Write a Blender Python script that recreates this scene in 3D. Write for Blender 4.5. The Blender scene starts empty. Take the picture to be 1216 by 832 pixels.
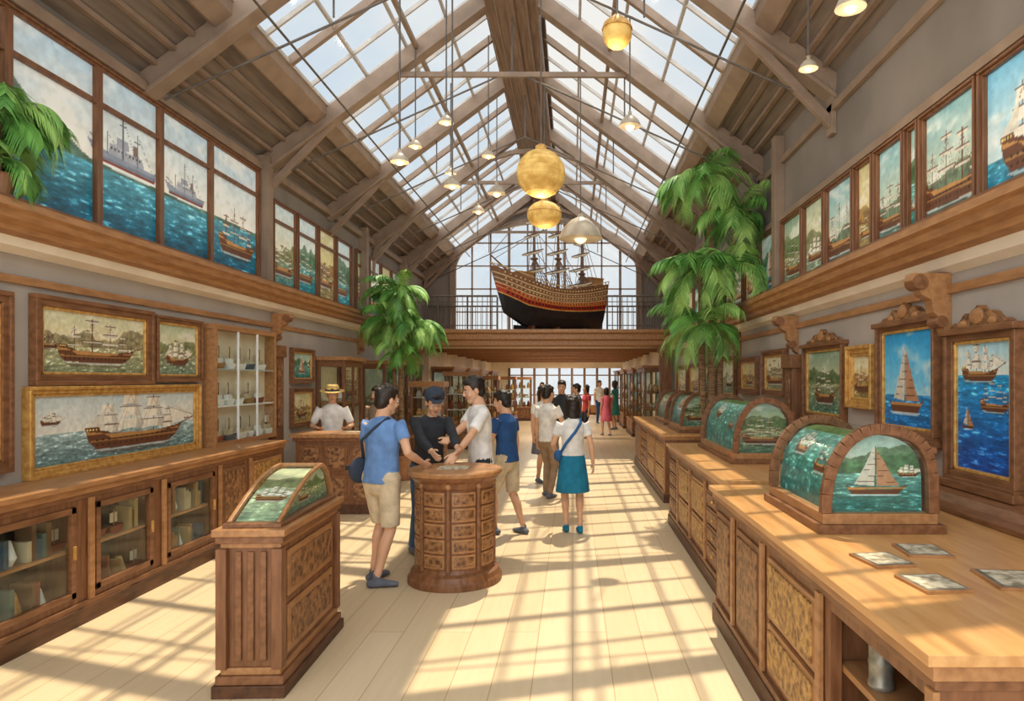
import bpy, bmesh, math, random
import numpy as np
from mathutils import Vector, Matrix
from mathutils.bvhtree import BVHTree
random.seed(7)
S = bpy.context.scene
COL = S.collection
V = Vector

# ------------------------------------------------------------------ materials
def lin(c): return tuple((max(0, x) ** 2.2) for x in c[:3])
def newmat(name):
    m = bpy.data.materials.new(name); m.use_nodes = True
    nt = m.node_tree; b = nt.nodes['Principled BSDF']
    return m, nt, b
def mat(name, c1, c2=None, scale=6, stretch=(1, 1, 1), rough=.5, metal=0, bump=0, emit=0, detail=4, spec=.4):
    """c in sRGB"""
    m, nt, b = newmat(name)
    b.inputs['Roughness'].default_value = rough
    b.inputs['Metallic'].default_value = metal
    b.inputs['Specular IOR Level'].default_value = spec
    if c2 is None: c2 = tuple(x * .9 for x in c1)
    tc = nt.nodes.new('ShaderNodeTexCoord'); mp = nt.nodes.new('ShaderNodeMapping')
    mp.inputs['Scale'].default_value = stretch
    nz = nt.nodes.new('ShaderNodeTexNoise'); nz.inputs['Scale'].default_value = scale; nz.inputs['Detail'].default_value = detail
    cr = nt.nodes.new('ShaderNodeValToRGB')
    cr.color_ramp.elements[0].color = (*lin(c2), 1); cr.color_ramp.elements[1].color = (*lin(c1), 1)
    cr.color_ramp.elements[0].position = .35; cr.color_ramp.elements[1].position = .62
    L = nt.links.new
    L(tc.outputs['Object'], mp.inputs[0]); L(mp.outputs[0], nz.inputs['Vector'])
    L(nz.outputs['Fac'], cr.inputs[0]); L(cr.outputs[0], b.inputs['Base Color'])
    if bump:
        bp = nt.nodes.new('ShaderNodeBump'); bp.inputs['Strength'].default_value = bump; bp.inputs['Distance'].default_value = .02
        L(nz.outputs['Fac'], bp.inputs['Height']); L(bp.outputs[0], b.inputs['Normal'])
    if emit:
        L(cr.outputs[0], b.inputs['Emission Color']); b.inputs['Emission Strength'].default_value = emit
    return m
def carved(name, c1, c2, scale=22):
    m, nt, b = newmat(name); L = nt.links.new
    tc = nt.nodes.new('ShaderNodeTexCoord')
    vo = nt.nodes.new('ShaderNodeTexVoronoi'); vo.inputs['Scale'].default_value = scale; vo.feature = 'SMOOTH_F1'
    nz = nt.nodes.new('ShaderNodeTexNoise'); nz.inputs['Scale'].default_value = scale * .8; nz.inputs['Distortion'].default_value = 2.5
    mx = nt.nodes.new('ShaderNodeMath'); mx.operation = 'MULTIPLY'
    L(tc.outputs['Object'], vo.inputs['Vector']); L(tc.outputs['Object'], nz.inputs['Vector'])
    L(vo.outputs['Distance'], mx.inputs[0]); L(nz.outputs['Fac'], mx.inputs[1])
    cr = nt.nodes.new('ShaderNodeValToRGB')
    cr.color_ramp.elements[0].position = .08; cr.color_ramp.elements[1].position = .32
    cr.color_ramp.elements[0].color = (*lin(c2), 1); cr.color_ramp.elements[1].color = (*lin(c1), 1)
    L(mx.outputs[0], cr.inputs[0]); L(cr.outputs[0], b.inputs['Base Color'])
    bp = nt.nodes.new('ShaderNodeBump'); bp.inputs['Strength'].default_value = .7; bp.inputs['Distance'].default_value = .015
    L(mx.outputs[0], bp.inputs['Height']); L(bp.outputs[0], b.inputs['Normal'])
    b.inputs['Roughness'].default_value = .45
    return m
def glassmat(name, tint, fac):
    m = bpy.data.materials.new(name); m.use_nodes = True; nt = m.node_tree
    nt.nodes.clear(); o = nt.nodes.new('ShaderNodeOutputMaterial')
    t = nt.nodes.new('ShaderNodeBsdfTransparent'); t.inputs[0].default_value = (*tint, 1)
    g = nt.nodes.new('ShaderNodeBsdfGlossy'); g.inputs['Roughness'].default_value = .08
    x = nt.nodes.new('ShaderNodeMixShader'); x.inputs[0].default_value = fac
    L = nt.links.new
    L(t.outputs[0], x.inputs[1]); L(g.outputs[0], x.inputs[2]); L(x.outputs[0], o.inputs[0])
    return m
def paintmat(name, emit=0, rough=.5):
    m, nt, b = newmat(name)
    a = nt.nodes.new('ShaderNodeAttribute'); a.attribute_name = 'paint'
    nt.links.new(a.outputs['Color'], b.inputs['Base Color'])
    b.inputs['Roughness'].default_value = rough
    if emit:
        nt.links.new(a.outputs['Color'], b.inputs['Emission Color']); b.inputs['Emission Strength'].default_value = emit
    return m

WOOD = mat('wood_brown', (.53, .36, .24), (.43, .28, .175), 3.5, (7, 1.5, 7), .42, bump=.04)
WOODV = mat('wood_vertical_grain', (.52, .35, .235), (.42, .27, .17), 3.5, (7, 7, 1.2), .42, bump=.04)
WOODD = mat('wood_dark', (.38, .25, .165), (.29, .185, .12), 3.5, (6, 1.5, 6), .5)
WOODL = mat('wood_counter_top', (.82, .62, .40), (.75, .54, .33), 2.5, (9, 1, 9), .28)
WOODM = mat('wood_moulding', (.68, .49, .32), (.59, .41, .26), 3.5, (7, 1.5, 7), .4)
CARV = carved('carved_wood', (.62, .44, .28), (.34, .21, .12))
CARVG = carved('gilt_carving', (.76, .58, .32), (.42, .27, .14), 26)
GOLD = mat('gilt_frame', (.84, .65, .36), (.70, .50, .25), 20, rough=.35, metal=.25, bump=.1)
WALLM = mat('plaster_wall', (.68, .64, .60), (.63, .59, .55), 1.2, rough=.9)
WALLU = mat('upper_wall_paint', (.54, .50, .465), (.48, .445, .41), 1.2, rough=.9)
SOFF = mat('roof_boarding', (.50, .445, .40), (.41, .36, .32), 2, (7, .6, 7), .8)
BEAM = mat('roof_timber', (.585, .495, .42), (.53, .445, .375), 5, (1, 1, 1), .6)
RIDGE = mat('ridge_timber', (.56, .455, .385), (.45, .36, .295), 3, (9, .6, 9), .6)
CREAM = mat('cream_paint', (.93, .88, .80), (.88, .82, .73), 2, rough=.8)
WHITE = mat('white_paint', (.92, .92, .90), (.86, .86, .85), 2, rough=.6)
BAR = mat('glazing_bar', (.74, .70, .66), (.66, .62, .58), 4, rough=.5)
IRON = mat('iron', (.42, .38, .35), (.35, .32, .29), 8, rough=.5, metal=.3)
STEEL = mat('steel_canister', (.62, .60, .55), (.42, .42, .40), 14, rough=.4, metal=.5)
DARK = mat('cabinet_interior', (.30, .25, .19), (.21, .17, .13), 3, rough=.8)
LEAF = mat('leaf_green', (.44, .65, .30), (.26, .46, .20), 4, rough=.5)
LEAF2 = mat('leaf_light', (.62, .77, .40), (.42, .61, .29), 4, rough=.5)
BARK = mat('palm_bark', (.56, .44, .32), (.38, .28, .2), 10, (1, 1, 6), .9, bump=.3)
POT = mat('planter_ceramic', (.70, .50, .36), (.6, .4, .28), 5, rough=.5)
SOIL = mat('soil', (.25, .18, .12), None, 20, rough=1)
GLASS = glassmat('display_glass', (.93, .98, .97), .09)
CGLASS = glassmat('cabinet_glass', (.95, .97, .95), .05)
SKYG = glassmat('skylight_glass', (.97, .985, 1), .04)
PAINT = paintmat('oil_paint'); PAINTB = paintmat('glowing_mural', .20); PAINTC = paintmat('diorama_paint', .10, .3)  # mural and diorama paint given some emission; no lamp stands behind it
LANT = mat('lantern_paper', (.88, .73, .42), (.76, .58, .29), 9, emit=.16, rough=.7)
SHADE = mat('lamp_shade_enamel', (.72, .66, .58), (.62, .56, .48), 5, rough=.4)
BULB = mat('bulb_glow', (1, .9, .70), None, 2, emit=1.6)
BLACK = mat('black_paint', (.14, .13, .14), (.10, .09, .10), 5, rough=.4)
RED = mat('red_paint', (.70, .24, .15), (.60, .18, .11), 8, rough=.4)
TAN = mat('pale_ship_timber', (.80, .68, .50), (.70, .56, .38), 12, rough=.5)
SPAR = mat('ship_spar', (.50, .38, .29), (.42, .31, .23), 8, rough=.6)
SAILW = mat('sail_cloth', (.87, .82, .72), (.8, .74, .62), 5, rough=.9)
PAPER = mat('print_paper', (.80, .76, .66), (.5, .45, .36), 25, rough=.7)
BOOKS = [mat('book_%d' % i, c, None, 8) for i, c in enumerate([(.62, .46, .28), (.36, .44, .40), (.72, .62, .42), (.56, .28, .18), (.28, .36, .42), (.78, .72, .60), (.45, .33, .22)])]

def floor_mat():
    m, nt, b = newmat('floor_planks'); L = nt.links.new
    tc = nt.nodes.new('ShaderNodeTexCoord'); mp = nt.nodes.new('ShaderNodeMapping')
    mp.inputs['Rotation'].default_value = (0, 0, math.radians(90))
    br = nt.nodes.new('ShaderNodeTexBrick'); br.inputs['Scale'].default_value = 1
    br.inputs['Brick Width'].default_value = 3.2; br.inputs['Row Height'].default_value = .24
    br.inputs['Mortar Size'].default_value = .004; br.inputs['Mortar Smooth'].default_value = .3
    br.inputs['Color1'].default_value = (*lin((.88, .79, .65)), 1); br.inputs['Color2'].default_value = (*lin((.85, .75, .60)), 1)
    br.inputs['Mortar'].default_value = (*lin((.72, .60, .45)), 1)
    nz = nt.nodes.new('ShaderNodeTexNoise'); nz.inputs['Scale'].default_value = 3; nz.inputs['Detail'].default_value = 5
    m2 = nt.nodes.new('ShaderNodeMapping'); m2.inputs['Scale'].default_value = (8, .6, 1)
    mix = nt.nodes.new('ShaderNodeMixRGB'); mix.blend_type = 'MULTIPLY'
    cr = nt.nodes.new('ShaderNodeValToRGB'); cr.color_ramp.elements[0].color = (.85, .83, .80, 1); cr.color_ramp.elements[1].color = (1, 1, 1, 1)
    L(tc.outputs['Object'], mp.inputs[0]); L(mp.outputs[0], br.inputs['Vector'])
    L(tc.outputs['Object'], m2.inputs[0]); L(m2.outputs[0], nz.inputs['Vector']); L(nz.outputs['Fac'], cr.inputs[0])
    mix.inputs[0].default_value = 1
    L(br.outputs['Color'], mix.inputs[1]); L(cr.outputs[0], mix.inputs[2]); L(mix.outputs[0], b.inputs['Base Color'])
    b.inputs['Roughness'].default_value = .38
    return m
FLOOR = floor_mat()

# ------------------------------------------------------------------ mesh builder
class B:
    def __init__(s, name, M=None, parent=None):
        s.name = name; s.v = []; s.f = []; s.m = []; s.mats = []; s.M = M; s.parent = parent
    def mi(s, m):
        if m not in s.mats: s.mats.append(m)
        return s.mats.index(m)
    def add(s, vs, fs, m, M=None):
        o = len(s.v)
        if M is not None: vs = [M @ V(p) for p in vs]
        if s.M is not None: vs = [s.M @ V(p) for p in vs]
        s.v += [tuple(p) for p in vs]; k = s.mi(m)
        for f in fs: s.f.append(tuple(i + o for i in f)); s.m.append(k)
        return s
    def box(s, x0, x1, y0, y1, z0, z1, m, M=None):
        if x0 > x1: x0, x1 = x1, x0
        if y0 > y1: y0, y1 = y1, y0
        if z0 > z1: z0, z1 = z1, z0
        vs = [(x, y, z) for x in (x0, x1) for y in (y0, y1) for z in (z0, z1)]
        fs = [(0, 1, 3, 2), (4, 6, 7, 5), (0, 4, 5, 1), (2, 3, 7, 6), (0, 2, 6, 4), (1, 5, 7, 3)]
        return s.add(vs, fs, m, M)
    def tube(s, pts, rad, m, seg=8, cap=True):
        pts = [V(p) for p in pts]; n = len(pts)
        if not isinstance(rad, (list, tuple)): rad = [rad] * n
        vs = []; fs = []
        up = V((0, 0, 1))
        for i, p in enumerate(pts):
            t = (pts[min(i + 1, n - 1)] - pts[max(i - 1, 0)]).normalized()
            a = t.cross(up)
            if a.length < .05: a = t.cross(V((0, 1, 0)))
            a.normalize(); b = t.cross(a)
            for k in range(seg):
                an = 2 * math.pi * k / seg
                vs.append(p + (a * math.cos(an) + b * math.sin(an)) * rad[i])
        for i in range(n - 1):
            for k in range(seg):
                k2 = (k + 1) % seg
                fs.append((i * seg + k, i * seg + k2, (i + 1) * seg + k2, (i + 1) * seg + k))
        if cap:
            fs.append(tuple(range(seg - 1, -1, -1))); fs.append(tuple((n - 1) * seg + k for k in range(seg)))
        return s.add(vs, fs, m)
    def beam(s, p0, p1, w, h, m, updir=(0, 0, 1)):
        """rectangular beam from p0 to p1; w across, h along updir"""
        p0 = V(p0); p1 = V(p1); t = (p1 - p0).normalized(); u = V(updir)
        a = t.cross(u)
        if a.length < .05: a = t.cross(V((0, 1, 0)))
        a.normalize(); b = a.cross(t).normalized()
        vs = []
        for p in (p0, p1):
            for sx, sz in ((-1, -1), (1, -1), (1, 1), (-1, 1)):
                vs.append(p + a * sx * w / 2 + b * sz * h / 2)
        fs = [(3, 2, 1, 0), (4, 5, 6, 7), (0, 1, 5, 4), (1, 2, 6, 5), (2, 3, 7, 6), (3, 0, 4, 7)]
        return s.add(vs, fs, m)
    def lathe(s, prof, c, m, seg=32):
        vs = []; fs = []; n = len(prof)
        for r, z in prof:
            for k in range(seg):
                a = 2 * math.pi * k / seg
                vs.append((c[0] + r * math.cos(a), c[1] + r * math.sin(a), c[2] + z))
        for i in range(n - 1):
            for k in range(seg):
                k2 = (k + 1) % seg
                fs.append((i * seg + k, i * seg + k2, (i + 1) * seg + k2, (i + 1) * seg + k))
        fs.append(tuple(range(seg - 1, -1, -1))); fs.append(tuple((n - 1) * seg + k for k in range(seg)))
        return s.add(vs, fs, m)
    def prism(s, prof, y0, y1, m, axis='y'):
        """closed 2D profile; axis y: (x,z) extruded over y;  axis x: (y,z) extruded over x; axis z:(x,y)"""
        n = len(prof); vs = []
        for t in (y0, y1):
            for a, b in prof:
                vs.append({'y': (a, t, b), 'x': (t, a, b), 'z': (a, b, t)}[axis])
        fs = [tuple(range(n)), tuple(range(2 * n - 1, n - 1, -1))]
        for i in range(n):
            j = (i + 1) % n
            fs.append((i, i + n, j + n, j))
        return s.add(vs, fs, m)
    def ball(s, c, r, m, seg=16, rings=10):
        if not isinstance(r, (tuple, list)): r = (r, r, r)
        vs = []; fs = []
        for i in range(rings + 1):
            t = math.pi * i / rings
            for k in range(seg):
                a = 2 * math.pi * k / seg
                vs.append((c[0] + r[0] * math.sin(t) * math.cos(a), c[1] + r[1] * math.sin(t) * math.sin(a), c[2] + r[2] * math.cos(t)))
        for i in range(rings):
            for k in range(seg):
                k2 = (k + 1) % seg
                fs.append((i * seg + k, (i + 1) * seg + k, (i + 1) * seg + k2, i * seg + k2))
        return s.add(vs, fs, m)
    def done(s, bevel=0, smooth=False, parent=None):
        me = bpy.data.meshes.new(s.name); me.from_pydata(s.v, [], s.f)
        for m in s.mats: me.materials.append(m)
        me.polygons.foreach_set('material_index', s.m)
        bm = bmesh.new(); bm.from_mesh(me)
        if smooth: bmesh.ops.remove_doubles(bm, verts=bm.verts, dist=1e-5)
        bmesh.ops.recalc_face_normals(bm, faces=bm.faces)
        bm.to_mesh(me); bm.free()
        o = bpy.data.objects.new(s.name, me); COL.objects.link(o)
        if smooth:
            me.polygons.foreach_set('use_smooth', [True] * len(me.polygons))
            e = o.modifiers.new('split', 'EDGE_SPLIT'); e.split_angle = math.radians(40)
        if bevel:
            b = o.modifiers.new('bevel', 'BEVEL'); b.width = bevel; b.segments = 2; b.limit_method = 'ANGLE'; b.angle_limit = math.radians(50)
        p = parent or s.parent
        if p: o.parent = p
        return o
def empty(name, loc=(0, 0, 0)):
    e = bpy.data.objects.new(name, None); e.location = loc; e.empty_display_size = .1; COL.objects.link(e); return e

# ------------------------------------------------------------------ painter
def vn(u, v, f, seed):
    T = np.random.RandomState(seed).rand(97, 97)
    x = u * f + 31.7; y = v * f + 17.3
    xi = np.floor(x).astype(int); yi = np.floor(y).astype(int); fx = x - xi; fy = y - yi
    fx = fx * fx * (3 - 2 * fx); fy = fy * fy * (3 - 2 * fy)
    g = lambda a, b: T[a % 97, b % 97]
    return (g(xi, yi) * (1 - fx) + g(xi + 1, yi) * fx) * (1 - fy) + (g(xi, yi + 1) * (1 - fx) + g(xi + 1, yi + 1) * fx) * fy
def fbm(u, v, f, seed, o=4):
    r = 0; a = .5; n = 0
    for i in range(o):
        r = r + a * vn(u, v, f * 2 ** i, seed + i); n += a; a *= .55
    return r / n
def fill(img, X, Y, pts, c, al=1):
    ins = np.zeros(X.shape, bool); n = len(pts)
    for i in range(n):
        x0, y0 = pts[i]; x1, y1 = pts[(i + 1) % n]
        if y0 == y1: continue
        cond = ((y0 > Y) != (y1 > Y)) & (X < (x1 - x0) * (Y - y0) / (y1 - y0) + x0)
        ins ^= cond
    img[ins] = img[ins] * (1 - al) + np.array(c) * al
def line(img, X, Y, a, b, w, c, al=1):
    a = np.array(a); b = np.array(b); d = b - a; l2 = (d * d).sum() + 1e-9
    t = np.clip(((X - a[0]) * d[0] + (Y - a[1]) * d[1]) / l2, 0, 1)
    m = (X - a[0] - t * d[0]) ** 2 + (Y - a[1] - t * d[1]) ** 2 < w * w
    img[m] = img[m] * (1 - al) + np.array(c) * al
def ship(img, X, Y, cx, cy, s, kind, pal, ax=1.0):
    q = lambda x, y: (cx + x * s * ax, cy + y * s)
    P = lambda pts: [q(x, y) for x, y in pts]
    if kind in ('sail', 'bare'):
        hull, trim, sail = [np.array(c) for c in pal]
        masts = ((-.34, .50, .13), (-.08, .64, .16), (.20, .58, .15), (.40, .40, .08))
        for mx, mh, w_ in masts:
            line(img, X, Y, q(mx, 0), q(mx, mh), .009 * s, hull)
            for j in range(3):
                z0 = mh * (.20 + .26 * j); z1 = z0 + mh * .23; w0 = w_ * (1 - .2 * j); w1 = w0 * .85
                if kind == 'sail':
                    fill(img, X, Y, P([(mx - w0, z0), (mx - w0 * .4, z0 + .02), (mx + w0 * .4, z0 + .02), (mx + w0, z0), (mx + w1 * 1.08, (z0 + z1) / 2), (mx + w1, z1), (mx - w1, z1), (mx - w0 * .85, (z0 + z1) / 2)]), sail, .96)
                    fill(img, X, Y, P([(mx + .35 * w0, z0 + .02), (mx + w0, z0), (mx + w1, z1), (mx + .5 * w1, z1)]), sail * .84, .9)
                    line(img, X, Y, q(mx - w0, z0), q(mx + w0, z0), .0025 * s, hull, .6)
                else:
                    line(img, X, Y, q(mx - w0 * .8, z1 - .02), q(mx + w0 * .8, z1 - .02), .012 * s, sail * .9)
                line(img, X, Y, q(mx - w0, z1), q(mx + w0, z1), .005 * s, hull)
            for dx in (-.2, -.12, .12, .2): line(img, X, Y, q(mx, mh * .96), q(mx + dx, .06), .0028 * s, hull, .55)
        if kind == 'sail':
            fill(img, X, Y, P([(.42, .40), (.74, .23), (.46, .14)]), sail, .9); fill(img, X, Y, P([(.44, .46), (.80, .25), (.62, .28)]), sail * .9, .9)
            fill(img, X, Y, P([(-.38, .40), (-.56, .20), (-.38, .17)]), sail * .92, .9)
        line(img, X, Y, q(.48, .1), q(.82, .25), .009 * s, hull)
        line(img, X, Y, q(.40, .40), q(.8, .245), .003 * s, hull)
        fill(img, X, Y, P([(-.58, .20), (-.54, .02), (-.46, -.08), (.38, -.10), (.50, -.02), (.60, .14), (.48, .12), (.2, .07), (-.28, .07), (-.34, .14), (-.42, .15), (-.44, .20)]), hull)
        fill(img, X, Y, P([(-.57, .15), (-.55, .11), (.54, .07), (.56, .10), (.2, .045), (-.3, .045), (-.4, .12)]), trim)
        fill(img, X, Y, P([(-.53, .03), (-.52, .01), (.51, .0), (.52, .02)]), trim * .85)
        for j in range(15):
            x = -.47 + j * .064
            fill(img, X, Y, P([(x, .02), (x + .026, .02), (x + .026, .045), (x, .045)]), hull * .45)
            fill(img, X, Y, P([(x, -.04), (x + .022, -.04), (x + .022, -.018), (x, -.018)]), hull * .5)
        for j in range(4): fill(img, X, Y, P([(-.56 + .03 * j, .16), (-.545 + .03 * j, .16), (-.545 + .03 * j, .185), (-.56 + .03 * j, .185)]), (.95, .85, .5))
        fill(img, X, Y, P([(-.5, -.08), (.44, -.10), (.34, -.17), (-.4, -.15)]), hull * .7, .35)
        fill(img, X, Y, P([(-.52, -.075), (-.2, -.095), (.44, -.09), (.56, -.08), (.34, -.12), (-.4, -.115)]), (.93, .96, .94), .6)
    elif kind == 'grey':
        c = np.array((.46, .49, .54))
        fill(img, X, Y, P([(-.60, .15), (-.46, -.04), (.5, -.04), (.56, .09), (.3, .08), (-.3, .09)]), c)
        fill(img, X, Y, P([(-.60, .15), (-.5, .02), (.54, .04), (.55, .08), (.3, .08), (-.3, .09)]), c * 1.2)
        fill(img, X, Y, P([(-.28, .08), (-.26, .2), (.28, .18), (.32, .08)]), (.66, .67, .70))
        fill(img, X, Y, P([(-.16, .2), (-.14, .30), (.04, .30), (.06, .2)]), (.60, .61, .65)); fill(img, X, Y, P([(.12, .18), (.13, .30), (.2, .30), (.22, .18)]), (.50, .40, .36))
        for j in range(9): fill(img, X, Y, P([(-.25 + .06 * j, .14), (-.225 + .06 * j, .14), (-.225 + .06 * j, .165), (-.25 + .06 * j, .165)]), (.25, .28, .33))
        for mx, mh in ((-.05, .56), (.2, .44), (-.3, .30)):
            line(img, X, Y, q(mx, .08), q(mx, mh), .010 * s, c * .8); line(img, X, Y, q(mx - .05, mh * .8), q(mx + .05, mh * .8), .006 * s, c * .8); line(img, X, Y, q(mx, mh), q(mx + .25, .1), .003 * s, c * .8)
        line(img, X, Y, q(-.40, .14), q(-.55, .2), .01 * s, c)
        fill(img, X, Y, P([(-.47, -.04), (.5, -.04), (.51, -.005), (-.50, -.005)]), (.52, .24, .2))
        fill(img, X, Y, P([(-.6, -.04), (.56, -.05), (.4, -.075), (-.4, -.07)]), (.92, .95, .95), .7)
    elif kind == 'junk':
        hull, trim, sail = [np.array(c) for c in pal]
        line(img, X, Y, q(0, 0), q(0, .95), .012 * s, hull)
        fill(img, X, Y, P([(-.03, .94), (-.2, .5), (-.36, .16), (-.02, .12), (.0, .9)]), sail * .86)
        fill(img, X, Y, P([(.02, .90), (.16, .6), (.3, .30), (.42, .12), (.02, .12)]), (.72, .52, .38))
        for j in range(6):
            line(img, X, Y, q(-.05 - .05 * j, .82 - .12 * j), q(.06 + .055 * j, .80 - .12 * j), .005 * s, hull)
        fill(img, X, Y, P([(-.52, .14), (-.4, -.06), (.36, -.06), (.56, .16), (.3, .05), (-.3, .05)]), hull)
        fill(img, X, Y, P([(-.48, .09), (-.46, .05), (.47, .06), (.5, .10)]), trim)
        fill(img, X, Y, P([(-.5, -.05), (.46, -.05), (.36, -.09), (-.4, -.085)]), (.92, .96, .97), .7)
HB = ((.40, .24, .16), (.74, .53, .30), (.95, .91, .82))
STY = {
 'galleon': dict(sky=((.74, .80, .80), (.92, .90, .83)), sea=((.36, .48, .48), (.66, .75, .72)), hz=.46, ships=[(.57, .26, 1.16, 'sail', 1.75), (.09, .60, .24, 'sail', 1.3), (.93, .50, .12, 'sail')], hills=None),
 'harbour': dict(sky=((.80, .80, .66), (.93, .86, .66)), sea=((.46, .50, .38), (.72, .70, .52)), hz=.46, ships=[(.50, .28, .95, 'bare', 1.6), (.08, .42, .3, 'bare')], hills=((.56, .52, .38), .30)),
 'oldmap': dict(sky=((.70, .74, .62), (.88, .84, .64)), sea=((.42, .50, .42), (.62, .64, .50)), hz=.45, ships=[(.5, .28, .62, 'sail', 1.1)], hills=((.48, .50, .34), .26)),
 'seascape': dict(sky=((.72, .82, .88), (.95, .93, .87)), sea=((.03, .32, .42), (.34, .62, .68)), hz=.42, hf=1.6,
                  ships=[(.475, .46, .60, 'grey'), (.675, .45, .46, 'grey'), (.90, .20, .55, 'bare')], hills=((.34, .46, .40), 1.0, 'left')),
 'mural4': dict(sky=((.80, .88, .90), (.92, .91, .84)), sea=((.08, .44, .50), (.42, .64, .58)), hz=.40, ships=[(.4, .22, .8, 'bare')], hills=((.34, .48, .36), .32)),
 'mural5': dict(sky=((.78, .85, .86), (.90, .86, .72)), sea=((.22, .42, .42), (.55, .62, .48)), hz=.35, ships=[(.5, .2, .8, 'bare')], hills=((.48, .48, .32), .35)),
 'shipR': dict(sky=((.45, .72, .84), (.80, .88, .86)), sea=((.04, .38, .50), (.30, .62, .70)), hz=.32, ships=[(.55, .26, 1.05, 'sail')], hills=None),
 'brig': dict(sky=((.50, .70, .72), (.84, .83, .70)), sea=((.16, .38, .40), (.50, .58, .48)), hz=.30, ships=[(.5, .25, 1.05, 'bare')], hills=((.40, .48, .38), .25)),
 'junk': dict(sky=((.10, .58, .84), (.55, .82, .92)), sea=((.04, .40, .68), (.14, .54, .78)), hz=.34, ships=[(.45, .2, .66, 'junk')], hills=None),
 'blue': dict(sky=((.62, .82, .88), (.86, .91, .86)), sea=((.02, .28, .62), (.14, .58, .78)), hz=.74, ships=[(.42, .73, .52, 'sail'), (.68, .50, .40, 'bare'), (.22, .34, .22, 'junk')], hills=None),
 'warm': dict(sky=((.78, .74, .54), (.92, .84, .58)), sea=((.56, .48, .30), (.66, .58, .36)), hz=.4, ships=[(.5, .25, .75, 'bare')], hills=((.62, .48, .28), .28)),
 'teal': dict(sky=((.58, .72, .68), (.84, .86, .76)), sea=((.14, .40, .38), (.42, .62, .56)), hz=.52, ships=[(.50, .26, .62, 'junk', 1.1), (.85, .48, .22, 'sail')], hills=((.30, .44, .30), .42)),
 'chart': dict(sky=((.56, .72, .68), (.78, .80, .66)), sea=((.16, .44, .42), (.46, .66, .58)), hz=.55, ships=[(.3, .3, .35, 'sail'), (.75, .2, .3, 'bare')], hills=((.42, .52, .32), .5)),
 'relief': dict(sky=((.50, .62, .52), (.78, .76, .58)), sea=((.30, .44, .36), (.60, .60, .42)), hz=.5, ships=[(.5, .25, .72, 'bare')], hills=((.36, .44, .28), .32)),
}
def paint(style, nu, nv, asp, seed):
    st = STY[style]
    u, v = np.meshgrid(np.linspace(0, 1, nu), np.linspace(0, 1, nv)); X = u * asp; Y = v
    hz = st['hz']
    t = np.clip((v - hz) / (1 - hz), 0, 1)[..., None]
    sky = np.array(st['sky'][1]) * (1 - t) + np.array(st['sky'][0]) * t
    cl = np.clip((fbm(X, Y * 2, 3, seed) - .48) * 4, 0, 1)[..., None]
    sky = sky * (1 - cl * .6) + np.array((.97, .95, .90)) * cl * .6
    s = np.clip(v / hz, 0, 1)[..., None]
    sea = np.array(st['sea'][0]) * (1 - s) + np.array(st['sea'][1]) * s
    w = (fbm(X * 1.2, Y * 6, 8, seed + 5) - .5)[..., None]
    w2 = (fbm(X * 2, Y * 14, 12, seed + 8) - .5)[..., None]
    sea = sea * (1 + w * .9 + w2 * .4) + np.clip(w + w2 * .5 - .15, 0, 1) * 1.6
    img = np.where((v > hz)[..., None], sky, sea)
    if st['hills']:
        hc, hh = st['hills'][:2]
        hl = hz + hh * (fbm(X, X * 0, 2.2, seed + 9) ** 1.3) * 1.4 * (1 if len(st['hills']) < 3 else np.clip(1.15 - u * 3.0, 0, 1))
        for k, q in ((1, .75), (.68, 1.0)):
            m = (v > hz - .02) & (v < hz + (hl - hz) * k)
            tex = (.55 + .9 * fbm(X, Y, 14, seed + 3))[..., None]
            base = np.array(hc) * tex * q + (1 - q) * np.array(st['sky'][1]) * .8
            img = np.where(m[..., None], base, img)
    for sh in st['ships']:
        cx, cy, sz, kd = sh[:4]
        ship(img, X, Y, cx * asp, cy, sz * min(1.0, max(asp * 1.05, .3)), kd, HB, sh[4] if len(sh) > 4 else 1)
    img = img * (.90 + .20 * fbm(X, Y, 22, seed + 11))[..., None]
    return np.clip(img, 0, 1)
def canvas(name, style, pos, w, h, res=.012, seed=1, m=None, parent=None, flip=False):
    nu = max(8, int(w / res)); nv = max(8, int(h / res))
    img = paint(style, nu, nv, w / h, seed) ** 2.2
    vs = [tuple(pos(i / (nu - 1), j / (nv - 1))) for j in range(nv) for i in range(nu)]
    fs = [(j * nu + i, j * nu + i + 1, (j + 1) * nu + i + 1, (j + 1) * nu + i) for j in range(nv - 1) for i in range(nu - 1)]
    me = bpy.data.meshes.new(name); me.from_pydata(vs, [], fs)
    a = me.color_attributes.new('paint', 'FLOAT_COLOR', 'POINT')
    c = np.ones((nv * nu, 4), np.float32); c[:, :3] = img.reshape(-1, 3)
    a.data.foreach_set('color', c.ravel())
    me.materials.append(m or PAINT)
    o = bpy.data.objects.new(name, me); COL.objects.link(o)
    if parent: o.parent = parent
    return o
SEED = [3]
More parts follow.
